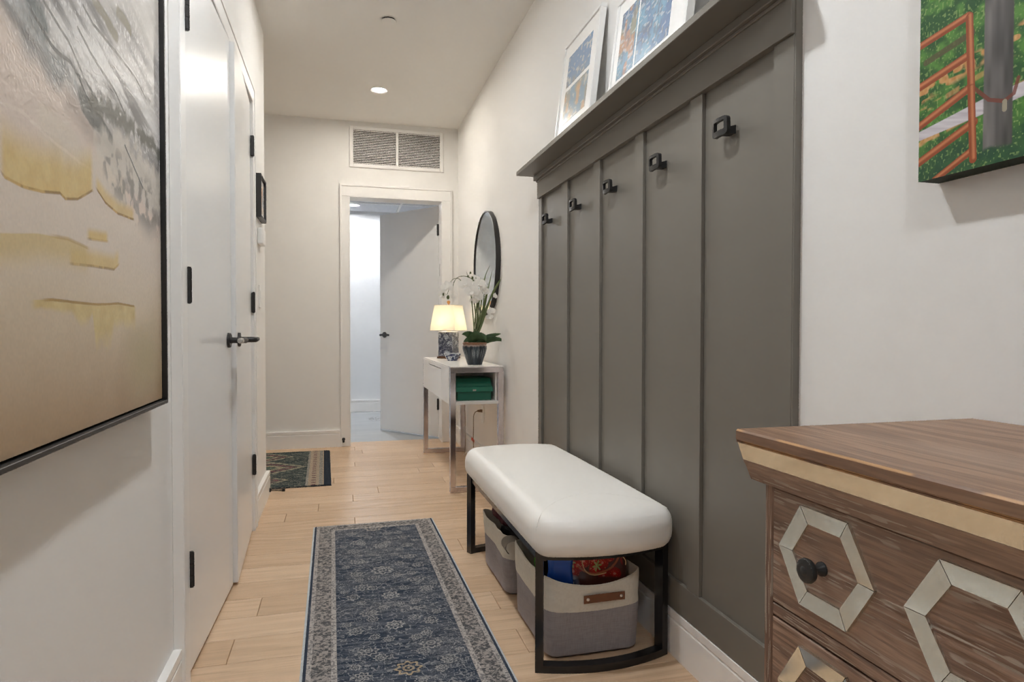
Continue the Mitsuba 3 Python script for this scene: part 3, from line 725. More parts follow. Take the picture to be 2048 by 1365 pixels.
# carcass: posts, side, rails, drawers
part(t, 'side_panel', cat(cbox(GX0 + 0.02, GX1, GY1 - 0.018, GY1 - 0.002, 0.05, 0.755, 0.001)), 'wood_dresser')
part(t, 'side_panel', cat(cbox(GX0 + 0.02, GX1, GY0 + 0.002, GY0 + 0.018, 0.05, 0.755, 0.001)), 'wood_dresser')
part(t, 'back_panel', box(GX1 - 0.008, GX1, GY0 + 0.018, GY1 - 0.018, 0.05, 0.755), 'wood_dresser')
for a, b in ((GY1 - 0.0165, GY1), (GY0, GY0 + 0.0165)):
    part(t, 'post', cat(cbox(GX0, GX0 + 0.03, a, b, 0.0, 0.754, 0.002), cbox(GX1 - 0.03, GX1, a, b, 0.0, 0.754, 0.002)), 'wood_dresser')
part(t, 'carcass', box(GX0 + 0.012, GX1 - 0.008, GY0 + 0.018, GY1 - 0.018, 0.05, 0.752), 'dark_gap')
drawers = [(0.5935, 0.7470), (0.4155, 0.5735), (0.2375, 0.3955), (0.0595, 0.2175)]
for z0, z1 in [(0.5755, 0.5915), (0.3975, 0.4135), (0.2195, 0.2355), (0.035, 0.0575)]:
    part(t, 'rail', cbox(GX0 + 0.001, GX0 + 0.02, GY0 + 0.0165, GY1 - 0.0165, z0, z1, 0.0015), 'wood_dresser')
HEX_Y = [0.6465, 0.4520, 0.2575, 0.0630]
def hexagon(cy, cz, s):
    """outer hexagon corners, flat top; s shrinks it towards the centre"""
    w, tt, h = 0.0785, 0.0390, 0.0625
    k = 0.0205 * s
    w, tt, h = w - k * 1.17, tt - k * 0.60, h - k
    return [(cy + tt, cz + h), (cy - tt, cz + h), (cy - w, cz), (cy - tt, cz - h), (cy + tt, cz - h), (cy + w, cz)]
def strip(c4):
    return hull(c4)
for i, (z0, z1) in enumerate(drawers):
    d = part(t, 'drawer', cbox(GX0, GX0 + 0.016, GY0 + 0.0185, GY1 - 0.0175, z0, z1, 0.0015), 'wood_dresser_ridged', None)
    cz = [0.6755, 0.4975, 0.3195, 0.1415][i]
    for j, cy in enumerate(HEX_Y):
        o, q = hexagon(cy, cz, 0.0), hexagon(cy, cz, 1.0)
        for k in range(6):
            g = 0.0004
            a, b, c, e = np.array(o[k]), np.array(o[(k + 1) % 6]), np.array(q[(k + 1) % 6]), np.array(q[k])
            u1, u2 = (b - a) / np.linalg.norm(b - a), (c - e) / np.linalg.norm(c - e)
            a, b, c, e = a + g * u1, b - g * u1, c - g * u2, e + g * u2
            xo, xi = GX0 - 0.0042, GX0 - 0.0028             # the strips tip slightly towards the centre
            m = hull([(xo, *a), (xo, *b), (xi, *c), (xi, *e)] + [(GX0 + 0.0003, *w) for w in (a, b, c, e)])
            part(d, 'mirror_strip', m, 'mirror_glass')
        if j in (0, 3):
            yk, zk = cy + 0.0035, cz - 0.0055
            M = trimesh.transformations.rotation_matrix(-math.pi / 2, (0, 1, 0), (0, 0, 0))
            M[:3, 3] = (GX0, yk, zk)
            body = lathe([(0, 0), (0.0085, 0), (0.0085, 0.003), (0.0058, 0.007), (0.0055, 0.013), (0.0075, 0.0155), (0.0135, 0.0185), (0.0150, 0.022), (0.0142, 0.0255), (0.0095, 0.0275), (0.0060, 0.0272), (0.0035, 0.0290), (0, 0.0292)], 36)
            flutes = cat(*[xform(trimesh.creation.icosphere(1, 0.0017), trimesh.transformations.translation_matrix((0.0128 * math.cos(a), 0.0128 * math.sin(a), 0.0248))) for a in np.arange(18) * 2 * math.pi / 18])
            part(d, 'knob', xform(cat(body, flutes), M), 'metal_black', 40, 'black round fluted knob')

# ------------------------------------------------------------------ bench
t = thing('bench', 'white upholstered bench with curved black metal frame by the grey panel', 'bench')
bx, by, bz = 0.7215, 2.1925, 0.385
hx, hy, hz = 0.2155, 0.530, 0.060
m = rbox((hx, hy, hz), 0.050, 16)
v = m.vertices.copy()
cx = 1 - (v[:, 0] / hx) ** 2
cy = 1 - (v[:, 1] / hy) ** 2
v[:, 1] *= 1 + (0.050 / hy) * np.clip(cx, 0, 1)
topw = np.clip((v[:, 2] + 0.01) / hz, 0, 1)
v[:, 2] += topw * 0.014 * np.clip(cx, 0, 1) ** 0.7 * np.clip(cy, 0, 1) ** 0.5
v += (0.0012 * (meshkit.fbm(v * 9.0, 3) - 0.5))[:, None] * np.array([0.6, 0.3, 1.0])
def seat_top(x, y):
    xx, yy = x - bx, y - by
    c1 = 1 - (xx / hx) ** 2
    yb = yy / (1 + (0.05 / hy) * c1)
    c2 = np.clip(1 - (yb / hy) ** 2, 0, 1)
    dx_ = np.maximum(np.abs(xx) - (hx - 0.05), 0)
    edge = 0.05 - np.sqrt(np.maximum(0.05 ** 2 - dx_ ** 2, 0))
    return bz + hz - edge + 0.014 * np.clip(c1, 0, 1) ** 0.7 * c2 ** 0.5
m.vertices = v + np.array([bx, by, bz])
part(t, 'seat', m, 'leather_white', True, 'white leather seat')
for s in (-1, 1):
    xs = np.linspace(bx - hx * 0.985, bx + hx * 0.90, 60)
    ys = by + s * (by - 1.83) + s * 0.175 * ((xs - bx) / hx) ** 2
    zs = seat_top(xs, ys) - 0.0006
    part(t, 'seam', tube(np.c_[xs, ys, zs], 0.0008, 6), 'leather_seam', True)
def arc_strip(side, w=0.031, n=25, a=0.0, b=1.0):
    """plan of the bowed end frame: a strip of width w along an arc; side -1 near, +1 far"""
    x0, x1 = 0.519, 0.926
    tt = np.linspace(a, b, n)
    xs = x0 + (x1 - x0) * tt
    base = 1.700 if side < 0 else 2.700
    ys = base + side * 0.042 * (1 - (2 * tt - 1) ** 2)
    d = np.gradient(np.c_[xs, ys], axis=0) if n > 2 else np.tile([[xs[-1] - xs[0], ys[-1] - ys[0]]], (2, 1))
    d /= np.linalg.norm(d, axis=1, keepdims=True)
    nrm = np.c_[-d[:, 1], d[:, 0]] * (-side)
    o = np.c_[xs, ys]
    i = o + nrm * w
    return np.vstack([o, i[::-1]])
for s in (-1, 1):
    part(t, 'foot_rail', extrude_poly(arc_strip(s), 0.021, 0.0), 'lacquer_black')
    part(t, 'top_rail', extrude_poly(arc_strip(s), 0.020, 0.317), 'lacquer_black')
    for a, b in ((0.0, 0.052), (0.948, 1.0)):
        part(t, 'leg', extrude_poly(arc_strip(s, 0.031, 5, a, b), 0.296, 0.021), 'lacquer_black')
for x in (0.545, 0.890):
    part(t, 'side_rail', box(x - 0.011, x + 0.011, 1.715, 2.685, 0.305, 0.328), 'lacquer_black')

# ------------------------------------------------------------------ storage baskets under the bench
def rrect(w, d, r, n=10):
    pts = []
    for cx_, cy_, a0 in ((w - r, d - r, 0), (-w + r, d - r, 90), (-w + r, -d + r, 180), (w - r, -d + r, 270)):
        for a in np.linspace(a0, a0 + 90, n):
            pts.append((cx_ + r * math.cos(math.radians(a)), cy_ + r * math.sin(math.radians(a))))
    p = np.array(pts)
    # even out with extra points along the straight sides
    from shapely.geometry import LineString
    ls = LineString(np.vstack([p, p[:1]]))
    return np.array([ls.interpolate(s, normalized=True).coords[0] for s in np.arange(72) / 72])
def loft(rings, close_bottom=False, close_top=False):
    n = len(rings[0])
    v = np.vstack(rings)
    f = []
    for i in range(len(rings) - 1):
        for j in range(n):
            k = (j + 1) % n
            f += [[i * n + j, i * n + k, (i + 1) * n + k], [i * n + j, (i + 1) * n + k, (i + 1) * n + j]]
    for flag, ring, flip in ((close_bottom, 0, True), (close_top, len(rings) - 1, False)):
        if flag:
            c = len(v)
            v = np.vstack([v, rings[ring].mean(0)])
            for j in range(n):
                k = (j + 1) % n
                f.append([c, ring * n + k, ring * n + j] if flip else [c, ring * n + j, ring * n + k])
    return trimesh.Trimesh(v, np.array(f), process=False)
def basket(label, cx_, cy_, hw, hd, height, band_z, seed, dent, sag):
    t = thing('storage_basket', label, 'basket', 'fabric baskets under the bench')
    def ring(z, k, inset=0.0):
        flare = 1.0 + 0.045 * (z / height)
        q = rrect(hw * flare - inset, hd * flare - inset, max(0.035 - inset, 0.012))
        p3 = np.c_[q[:, 0], q[:, 1], np.full(len(q), z)]
        nz = meshkit.fbm(np.c_[q * 7.0, np.full(len(q), z * 9.0)] + seed, 3) - 0.5
        r = np.linalg.norm(q, axis=1, keepdims=True)
        p3[:, :2] += q / r * (nz[:, None] * dent * (0.3 + z / height))
        p3[:, 2] += -sag * np.maximum(0, 1 - (q[:, 0] / hw) ** 2) * (z / height) ** 2 * (np.abs(q[:, 1]) / hd) ** 2 - 0.35 * sag * np.maximum(0, 1 - (q[:, 1] / hd) ** 2) * (z / height) ** 2
        return p3 + np.array([cx_, cy_, 0])
    zs = np.r_[0.001, 0.012, np.linspace(0.035, band_z, 6)]
    part(t, 'body', loft([ring(z, i, 0.012 if i == 0 else 0.0) for i, z in enumerate(zs)], True), 'fabric_gray', 40, 'grey woven lower part')
    zb = np.linspace(band_z, height, 5)
    top = ring(height + 0.003, 0, 0.0025)
    part(t, 'band', loft([ring(z, 0, -0.001) for z in zb] + [top] + [ring(z, 0, 0.006) for z in (height - 0.002, height * 0.75, height * 0.5, 0.03)]), 'fabric_cream', 40, 'cream cloth band round the rim')
    return t, ring
tb, ring = basket('cream and grey storage basket at the near end, strawberry bag on top', 0.716, 1.926, 0.144, 0.178, 0.240, 0.146, 3.0, 0.016, 0.028)
# leather handle on its near face
def face_y(x, z):
    r = ring(z, 0, -0.001)
    near = r[r[:, 1] < 1.85]
    return np.interp(x, near[np.argsort(near[:, 0]), 0], near[np.argsort(near[:, 0]), 1])
xs = np.linspace(0.677, 0.806, 20)
zc = 0.173 + 0.003 * np.sin((xs - 0.677) / 0.129 * math.pi)
bul = 0.005 * np.sin((xs - 0.677) / 0.129 * math.pi)
yy = np.array([face_y(x, 0.18) for x in xs]) - 0.0015 - bul
pts = np.vstack([np.c_[xs, yy, zc + 0.0115], np.c_[xs, yy, zc - 0.0115]])
n = len(xs)
hand = trimesh.Trimesh(np.vstack([pts - (0, 0.0024, 0), pts]), np.array(
    [[i, i + 1, n + i + 1] for i in range(n - 1)] + [[i, n + i + 1, n + i] for i in range(n - 1)] +
    [[2 * n + i, 3 * n + i + 1, 2 * n + i + 1] for i in range(n - 1)] + [[2 * n + i, 3 * n + i, 3 * n + i + 1] for i in range(n - 1)] +
    [[i, 2 * n + i + 1, i + 1] for i in range(n - 1)] + [[i, 2 * n + i, 2 * n + i + 1] for i in range(n - 1)] +
    [[n + i, n + i + 1, 3 * n + i + 1] for i in range(n - 1)] + [[n + i, 3 * n + i + 1, 3 * n + i] for i in range(n - 1)] +
    [[0, n, 3 * n], [0, 3 * n, 2 * n], [n - 1, 4 * n - 1, 2 * n - 1], [n - 1, 3 * n - 1, 4 * n - 1]]), process=False)
hd_ = part(tb, 'handle', hand, 'leather_brown', 40, 'brown leather handle strap')
for x in (0.689, 0.794):
    M = trimesh.transformations.rotation_matrix(math.pi / 2, (1, 0, 0))
    M[:3, 3] = (x, face_y(x, 0.18) - 0.0045, 0.1735)
    part(hd_, 'rivet', xform(lathe([(0, 0), (0.0055, 0), (0.005, 0.0015), (0.003, 0.0028), (0, 0.003)], 20), M), 'rivet', 30, 'silver rivet')
tb2, ring2 = basket('cream and grey storage basket at the far end, dark clothes on top', 0.712, 2.390, 0.146, 0.180, 0.218, 0.136, 11.0, 0.030, 0.028)
# a grey cloth loop hangs over its near corner
lp = curve([(0.5682, 2.205, 0.165), (0.5503, 2.185, 0.1945), (0.5579, 2.165, 0.2215), (0.5818, 2.16, 0.2246), (0.6049, 2.165, 0.207), (0.6207, 2.195, 0.1691)], 24)
rib = []
for off in (-0.012, 0.012):
    rib.append(lp + np.array([-0.5 * off, 0.6 * off, 0.75 * off]))
rv = np.vstack([rib[0], rib[1], rib[0] + (0.002, 0.002, 0), rib[1] + (0.002, 0.002, 0)])
n = len(lp)
rf = []
for i in range(n - 1):
    rf += [[i, i + 1, n + i + 1], [i, n + i + 1, n + i], [2 * n + i, 3 * n + i + 1, 2 * n + i + 1], [2 * n + i, 3 * n + i, 3 * n + i + 1]]
scene['strap_gray'] = prin((0.27, 0.245, 0.21), 0.85, 0.1, two=True)
part(tb2, 'carry_strap', trimesh.Trimesh(rv, np.array(rf), process=False), 'strap_gray', True, 'grey cloth carry strap')

# what lies in the baskets
def crumple(h, center, amp, seed, freq=14.0, n=14):
    m = rbox(h, min(h) * 0.8, n)
    v = m.vertices.copy()
    nz = np.stack([meshkit.fbm(v * freq + seed + 31 * k, 3) for k in range(3)], 1) - 0.5
    rid = np.abs(meshkit.noise(v * freq * 1.3 + seed * 3) - 0.5)[:, None]
    m.vertices = v + nz * amp * 2 - m.vertex_normals * rid * amp * 1.2 + np.array(center)
    return m
scene['bag_blue'] = prin((0.010, 0.085, 0.42), 0.32, 0.5)
single('blue_bag', crumple((0.038, 0.020, 0.085), (0.626, 1.798, 0.205), 0.010, 2.0), 'bag_blue', 'crumpled shiny blue plastic bag at the left in the near basket', 'bag', smooth=True)
def _strawberry(p, n, uv):
    u, v = p.x, p.z
    base = mix((0.13, 0.045, 0.030), (0.10, 0.03, 0.03), noise(u * 60, v * 60))
    left = smoothstep(0.682, 0.665, u + 0.25 * (v - 0.25))
    base = mix(base, (0.56, 0.60, 0.68), left)
    base = mix(base, (0.12, 0.16, 0.30), left * smoothstep(0.62, 0.70, noise(u * 130, v * 130, 4.0)))
    d, d2, r = voronoi(u * 26.0 + 0.4, v * 28.0 + 0.2)
    berry = smoothstep(0.56, 0.50, d) * smoothstep(0.205, 0.215, v + 0.1 * (u - 0.7)) * smoothstep(0.655, 0.665, u) * smoothstep(0.838, 0.83, u)
    bc = mix((0.60, 0.020, 0.012), (0.42, 0.012, 0.010), smoothstep(0.1, 0.45, d))
    bc = mix(bc, (0.80, 0.42, 0.20), 0.6 * smoothstep(0.74, 0.80, noise(u * 330, v * 330, 1.0)))
    bc = mix(bc, (0.90, 0.60, 0.52), 0.6 * smoothstep(0.16, 0.05, d))
    c = mix(base, bc, berry)
    for q in ((0.752, 0.236), (0.668, 0.248)):
        rr = dr.sqrt(dr.square(u - q[0]) + dr.square(v - q[1]))
        ang = dr.atan2(v - q[1], u - q[0])
        leaf = smoothstep(0.001, -0.001, rr - 0.011 - 0.006 * dr.sin(ang * 6 + 1.0))
        c = mix(c, mix((0.40, 0.52, 0.16), (0.62, 0.66, 0.34), noise(u * 200, v * 200)), leaf)
    band = dr.abs(dr.sqrt(dr.square((u - 0.752) * 1.0) + dr.square((v - 0.300) * 1.0)) - 0.086)
    c = mix(c, (0.50, 0.17, 0.08), smoothstep(0.004, 0.002, band) * smoothstep(0.68, 0.70, u))
    return c
scene['bag_strawberry'] = prin(proc(_strawberry), 0.28, 0.5)
t = thing('shopping_bag', 'glossy shopping bag printed with red strawberries in the near basket', 'bag')
m = rbox((0.094, 0.018, 0.085), 0.017, 12)
v = m.vertices.copy()
v[:, 1] += 0.004 * np.sin(v[:, 0] * 60) + 0.010 * (meshkit.noise(v * 30) - 0.5)
m.vertices = v
m = xform(m, trimesh.transformations.translation_matrix((0.758, 1.836, 0.225)) @ rot(-14, (1, 0, 0)) @ rot(7, (0, 1, 0)))
part(t, 'bag_body', m, 'bag_strawberry', True)
scene['cord_tan'] = prin((0.60, 0.42, 0.24), 0.7, 0.2)
part(t, 'handle', tube(curve([(0.690, 1.782, 0.298), (0.687, 1.772, 0.262), (0.700, 1.768, 0.238), (0.730, 1.768, 0.229), (0.760, 1.768, 0.233)], 30), 0.0016, 8), 'cord_tan', True, 'thin tan cord handle')
part(t, 'handle', tube(curve([(0.775, 1.776, 0.285), (0.800, 1.768, 0.283), (0.818, 1.766, 0.270), (0.822, 1.768, 0.250)], 24), 0.0016, 8), 'cord_tan', True)
scene['cloth_black'] = prin((0.012, 0.010, 0.011), 0.75, 0.2)
scene['cloth_maroon'] = prin((0.075, 0.014, 0.020), 0.6, 0.3)
scene['packet_green'] = prin((0.10, 0.42, 0.03), 0.4, 0.4)
single('black_jacket', crumple((0.100, 0.100, 0.050), (0.735, 1.99, 0.190), 0.022, 9.0), 'cloth_black', 'folded black garment behind the bags in the near basket', 'clothes', smooth=True)
single('green_packet', crumple((0.012, 0.020, 0.045), (0.600, 1.925, 0.240), 0.006, 5.0, 30), 'packet_green', 'small bright green packet at the back left of the near basket', 'packet', smooth=True)
single('black_scarf', crumple((0.100, 0.130, 0.050), (0.720, 2.39, 0.148), 0.020, 15.0, 13), 'cloth_black', 'rumpled black cloth filling the far basket', 'clothes', smooth=True)
single('maroon_garment', crumple((0.044, 0.095, 0.028), (0.628, 2.425, 0.236), 0.018, 21.0, 18), 'cloth_maroon', 'crumpled dark maroon garment on top of the far basket', 'clothes', smooth=True)

# ------------------------------------------------------------------ rugs
def rug_mesh(w, l, h=0.006, nx=60, ny=120, seed=1.0):
    m = trimesh.creation.box((w, l, h))
    m = None
    xs, ys = np.linspace(-w / 2, w / 2, nx), np.linspace(-l / 2, l / 2, ny)
    X, Y = np.meshgrid(xs, ys, indexing='ij')
    e = np.minimum(np.minimum(X + w / 2, w / 2 - X), np.minimum(Y + l / 2, l / 2 - Y))
    Z = h * np.clip(e / 0.004, 0, 1) ** 0.5 + 0.0009 * (meshkit.fbm(np.stack([X * 6, Y * 6, 0 * X + seed], -1), 3) - 0.5) * np.clip(e / 0.02, 0, 1)
    v = np.stack([X, Y, Z + 0.0006], -1).reshape(-1, 3)
    i, j = np.meshgrid(np.arange(nx - 1), np.arange(ny - 1), indexing='ij')
    q = np.stack([i * ny + j, (i + 1) * ny + j, (i + 1) * ny + j + 1, i * ny + j + 1], -1).reshape(-1, 4)
    f = np.vstack([q[:, [0, 1, 2]], q[:, [0, 2, 3]]])
    return trimesh.Trimesh(v, f, process=False)
RW, RL, RC, RA = 0.572, 1.83, (0.157, 3.223), 0.7      # width, length, middle of the far edge, turn in degrees
def _local(p, c, deg):
    a = math.radians(deg)
    dx, dy = p.x - c[0], p.y - c[1]
    return dx * math.cos(a) + dy * math.sin(a), -dx * math.sin(a) + dy * math.cos(a)
def flower(u, v, cu, cv, r):
    du, dv = (u - cu) / r, (v - cv) / r
    d = dr.sqrt(du * du + dv * dv)
    a = dr.atan2(dv, du)
    k = 1.0 + 0.16 * dr.cos(a * 8)
    ringo = smoothstep(0.16, 0.08, dr.abs(d - 0.82 * k))
    core = smoothstep(0.12, 0.06, dr.abs(d - 0.36))
    dot = smoothstep(0.16, 0.10, d)
    return dr.maximum(dr.maximum(ringo, core * 0.85), dot)
def _runner(p, n, uv):
    u, v = _local(p, RC, RA)
    v = -v                                                   # from the far edge towards the camera
    eu = RW / 2 - dr.abs(u)
    ev = dr.minimum(v, RL - v)
    e = dr.minimum(eu, ev)
    s = noise(u * 330, v * 520, 1.0)
    s2 = noise(u * 150, v * 190, 2.0)
    streak = fbm(u * 16, v * 90, 3.0, 3)
    scr = smoothstep(0.11, 0.03, dr.abs(fbm(u * 60, v * 66, 4.0, 2) - 0.5) * 1.5)
    scr2 = smoothstep(0.10, 0.03, dr.abs(noise(u * 115, v * 125, 14.0) - 0.5))
    field = mix((0.028, 0.038, 0.058), (0.080, 0.090, 0.112), smoothstep(0.35, 0.70, streak))
    field = mix(field, (0.290, 0.285, 0.290), 0.75 * scr * smoothstep(0.25, 0.6, s2 * 0.6 + 0.4 * s))
    field = mix(field, (0.230, 0.230, 0.240), 0.60 * scr2 * smoothstep(0.42, 0.62, fbm(u * 14, v * 14, 21.0, 2)) * smoothstep(0.2, 0.6, s))
    pv = 0.255
    k = dr.floor(v / pv)
    vv = v - k * pv
    j = lambda i, a: (cell_rand(k, i, 4) - 0.5) * a
    big = flower(u, vv, j(1, 0.03), pv * 0.5 + j(2, 0.05), 0.030 + 0.016 * cell_rand(k, 3))
    col = mix((0.38, 0.365, 0.355), (0.44, 0.34, 0.23), smoothstep(0.70, 0.8, cell_rand(k, 5)))
    field = mix(field, col, 0.80 * big * smoothstep(0.15, 0.6, s + 0.15))
    for i, (cu, off, r) in enumerate(((0.098, 0.05, 0.034), (-0.098, 0.10, 0.030), (0.05, 0.32, 0.020), (-0.06, 0.25, 0.020), (0.125, 0.52, 0.025), (-0.125, 0.58, 0.024), (0.035, 0.85, 0.018), (-0.035, 0.90, 0.018), (0.15, 0.26, 0.016), (-0.15, 0.34, 0.016), (0.09, 0.75, 0.019), (-0.09, 0.80, 0.017))):
        field = mix(field, (0.35, 0.335, 0.325), 0.70 * flower(u, vv, cu + j(20 + i, 0.035), pv * off + j(40 + i, 0.05), r) * smoothstep(0.2, 0.6, s + 0.2))
    border = mix((0.080, 0.080, 0.084), (0.30, 0.272, 0.258), smoothstep(0.36, 0.66, noise(u * 125, v * 125, 7.0) * 0.6 + s * 0.4))
    along = dr.select(eu < ev, v, u)
    border = mix(border, (0.33, 0.30, 0.285), 0.5 * smoothstep(0.12, 0.04, dr.abs(e - 0.055 - 0.014 * dr.sin(along * 75.0)) * 22.0))
    band = mix((0.40, 0.37, 0.352), (0.20, 0.19, 0.19), smoothstep(0.45, 0.7, noise(u * 210, v * 210, 9.0)))
    c = field
    c = mix(c, band, smoothstep(0.100, 0.098, e))
    c = mix(c, border, smoothstep(0.084, 0.082, e))
    c = mix(c, band, smoothstep(0.031, 0.029, e))
    c = mix(c, (0.035, 0.045, 0.068), smoothstep(0.0165, 0.0155, e))
    c = mix(c, (0.50, 0.53, 0.55), smoothstep(0.0080, 0.0070, eu))
    wear = fbm(u * 9, v * 7, 12.0, 3)
    c = mix(c, (0.30, 0.29, 0.285), 0.26 * smoothstep(0.48, 0.75, wear) * smoothstep(0.3, 0.7, s))
    return c * (0.80 + 0.40 * s)
scene['rug_runner'] = prin(proc(_runner), 0.95, 0.1, two=True)
m = rug_mesh(RW, RL)
m.apply_translation((0, -RL / 2, 0))
single('runner_rug', xform(m, trimesh.transformations.translation_matrix((*RC, 0)) @ rot(RA, (0, 0, 1))), 'rug_runner', 'long faded navy runner rug with floral pattern and pale border', 'rug', smooth=40)
SW, SL, SC, SA = 1.15, 1.16, (-0.071, 4.63), 1.3       # small rug in the alcove: right edge's middle
def _small_rug(p, n, uv):
    u, v = _local(p, SC, SA)
    u = -u
    e = dr.minimum(u, dr.minimum(SL / 2 - dr.abs(v), SW - u))
    s = noise(u * 260, v * 230, 1.0)
    st = fbm(u * 26, v * 70, 3.0, 3)
    c = mix((0.020, 0.030, 0.034), (0.10, 0.115, 0.10), 0.7 * smoothstep(0.45, 0.68, st))
    # nested diamonds in rows
    for cv, cu, r in ((0.0, 0.40, 0.26), (0.38, 0.44, 0.20), (-0.38, 0.44, 0.20), (0.0, 0.95, 0.26)):
        d = dr.abs(u - cu) / r + dr.abs(v - cv) / (r * 0.85)
        saw = 0.07 * dr.abs(dr.sin(v * 80.0))
        c = mix(c, (0.30, 0.265, 0.20), 0.85 * smoothstep(0.08, 0.03, dr.abs(d + saw - 0.92)))
        c = mix(c, (0.14, 0.050, 0.060), 0.75 * smoothstep(0.10, 0.05, dr.abs(d + saw - 0.66)))
        c = mix(c, (0.32, 0.265, 0.19), 0.85 * smoothstep(0.10, 0.04, dr.abs(d + saw - 0.40)))
        c = mix(c, (0.06, 0.10, 0.075), 0.6 * smoothstep(0.25, 0.15, d))
    w = dr.abs(dr.sin(v * 48.0))
    bord = mix((0.27, 0.215, 0.165), (0.10, 0.045, 0.05), smoothstep(0.72, 0.9, w) * smoothstep(0.016, 0.010, dr.abs(u - 0.105)))
    c = mix(c, bord, smoothstep(0.150, 0.148, u))
    lite = mix((0.05, 0.06, 0.065), (0.24, 0.225, 0.20), smoothstep(0.4, 0.6, dr.abs(dr.sin(v * 100.0))))
    c = mix(c, lite, smoothstep(0.008, 0.006, dr.abs(u - 0.145)) + smoothstep(0.012, 0.010, dr.abs(u - 0.062)))
    c = mix(c, (0.018, 0.024, 0.033), smoothstep(0.045, 0.043, u))
    c = mix(c, (0.015, 0.017, 0.020), smoothstep(0.014, 0.012, SL / 2 - dr.abs(v)))
    c = mix(c, (0.26, 0.235, 0.19), 0.45 * smoothstep(0.60, 0.78, noise(u * 190, v * 150, 8.0)) * smoothstep(0.05, 0.06, u))
    return c * (0.80 + 0.75 * s)
scene['rug_small'] = prin(proc(_small_rug), 0.95, 0.1, two=True)
m = rug_mesh(SW, SL, seed=4.0)
m.apply_translation((-SW / 2, 0, 0))
single('small_rug', xform(m, trimesh.transformations.translation_matrix((*SC, 0)) @ rot(SA, (0, 0, 1))), 'rug_small', 'small dark rug with diamond pattern and striped end by the back wall', 'rug', smooth=40)

# ------------------------------------------------------------------ console table
scene['lacquer_white'] = prin((0.72, 0.70, 0.665), 0.16, 0.5)
t = thing('console_table', 'white lacquer console table with chrome frame below the round mirror', 'table')
kx0, kx1, ky0, ky1, kz = 0.612, 0.930, 3.690, 4.950, 0.730
W = 0.032
for y0, y1 in ((ky0, ky0 + W), (ky1 - W, ky1)):
    for x0, x1 in ((kx0, kx0 + W), (kx1 - W, kx1)):
        part(t, 'leg', cbox(x0, x1, y0, y1, W, kz - W, 0.0015), 'chrome', None, 'square chrome leg')
    part(t, 'foot_bar', cbox(kx0, kx1, y0, y1, 0.0, W, 0.0015), 'chrome')
    part(t, 'top_bar', cbox(kx0, kx1, y0, y1, kz - W, kz - 0.0008, 0.0015), 'chrome')
part(t, 'top', cbox(kx0 + 0.001, kx1 - 0.001, ky0 + 0.001, ky1 - 0.001, kz - 0.0006, kz + 0.004, 0.001), 'lacquer_white', None, 'glossy white table top')
zb = 0.512
part(t, 'shelf', cbox(kx0 + W, kx1 - W, ky0 + 0.004, ky1 - W - 0.002, zb, zb + 0.018, 0.001), 'lacquer_white')
part(t, 'back_panel', box(kx1 - W - 0.012, kx1 - W - 0.002, ky0 + W + 0.002, ky1 - W - 0.002, zb + 0.018, kz - 0.002), 'lacquer_white')
part(t, 'partition', box(kx0 + W, kx1 - W - 0.012, 4.06, 4.075, zb + 0.018, kz - 0.002), 'lacquer_white')
part(t, 'partition', box(kx0 + W, kx1 - W - 0.012, ky1 - W - 0.016, ky1 - W - 0.002, zb + 0.018, kz - 0.002), 'lacquer_white')
part(t, 'front_panel', cbox(kx0 - 0.003, kx0 + 0.016, ky0 + W + 0.001, 4.028, zb, kz - 0.002, 0.001), 'lacquer_white')
d = part(t, 'drawer', cbox(kx0 - 0.003, kx0 + 0.016, 4.031, 4.60, zb, kz - 0.030, 0.001), 'lacquer_white')
part(t, 'front_panel', cat(cbox(kx0 - 0.003, kx0 + 0.016, 4.603, ky1 - W - 0.001, zb, kz - 0.002, 0.001), cbox(kx0 - 0.003, kx0 + 0.016, 4.028, 4.603, kz - 0.026, kz - 0.002, 0.001)), 'lacquer_white')
part(t, 'drawer_gap', box(kx0 + 0.002, kx0 + 0.012, 4.03, 4.602, kz - 0.031, kz - 0.025), 'dark_gap')
# green box in the open end
scene['box_green'] = prin((0.010, 0.095, 0.060), 0.42, 0.4)
scene['box_green_flap'] = prin((0.018, 0.140, 0.090), 0.30, 0.45)
t = thing('green_box', 'dark green lidded gift box inside the console table', 'box')
gx0, gx1, gy0, gy1, gz = 0.652, 0.872, 3.735, 3.98, zb + 0.0185
part(t, 'body', cbox(gx0 + 0.010, gx1 - 0.006, gy0 + 0.006, gy1, gz, gz + 0.100, 0.002), 'box_green')
lid = hull([(gx0, gy0 - 0.002, gz + 0.055), (gx1, gy0 - 0.002, gz + 0.055), (gx0 + 0.002, gy0 - 0.002, gz + 0.078), (gx1 - 0.002, gy0 - 0.002, gz + 0.078), (gx0 + 0.004, gy0 + 0.05, gz + 0.128), (gx1 - 0.004, gy0 + 0.05, gz + 0.128), (gx0, gy1, gz + 0.060), (gx1, gy1, gz + 0.060), (gx0 + 0.004, gy1, gz + 0.128), (gx1 - 0.004, gy1, gz + 0.128), (gx0, gy0 + 0.02, gz + 0.056), (gx1, gy0 + 0.02, gz + 0.056)])
l = part(t, 'lid', lid, 'box_green')
part(l, 'flap', cbox(gx0 - 0.001, gx1 + 0.001, gy0 - 0.0045, gy0 - 0.002, gz + 0.052, gz + 0.079, 0.0005), 'box_green_flap', None, 'brighter green front flap')
part(l, 'clasp', cbox(0.752, 0.772, gy0 - 0.0065, gy0 - 0.0045, gz + 0.056, gz + 0.066, 0.001), 'metal_satin')

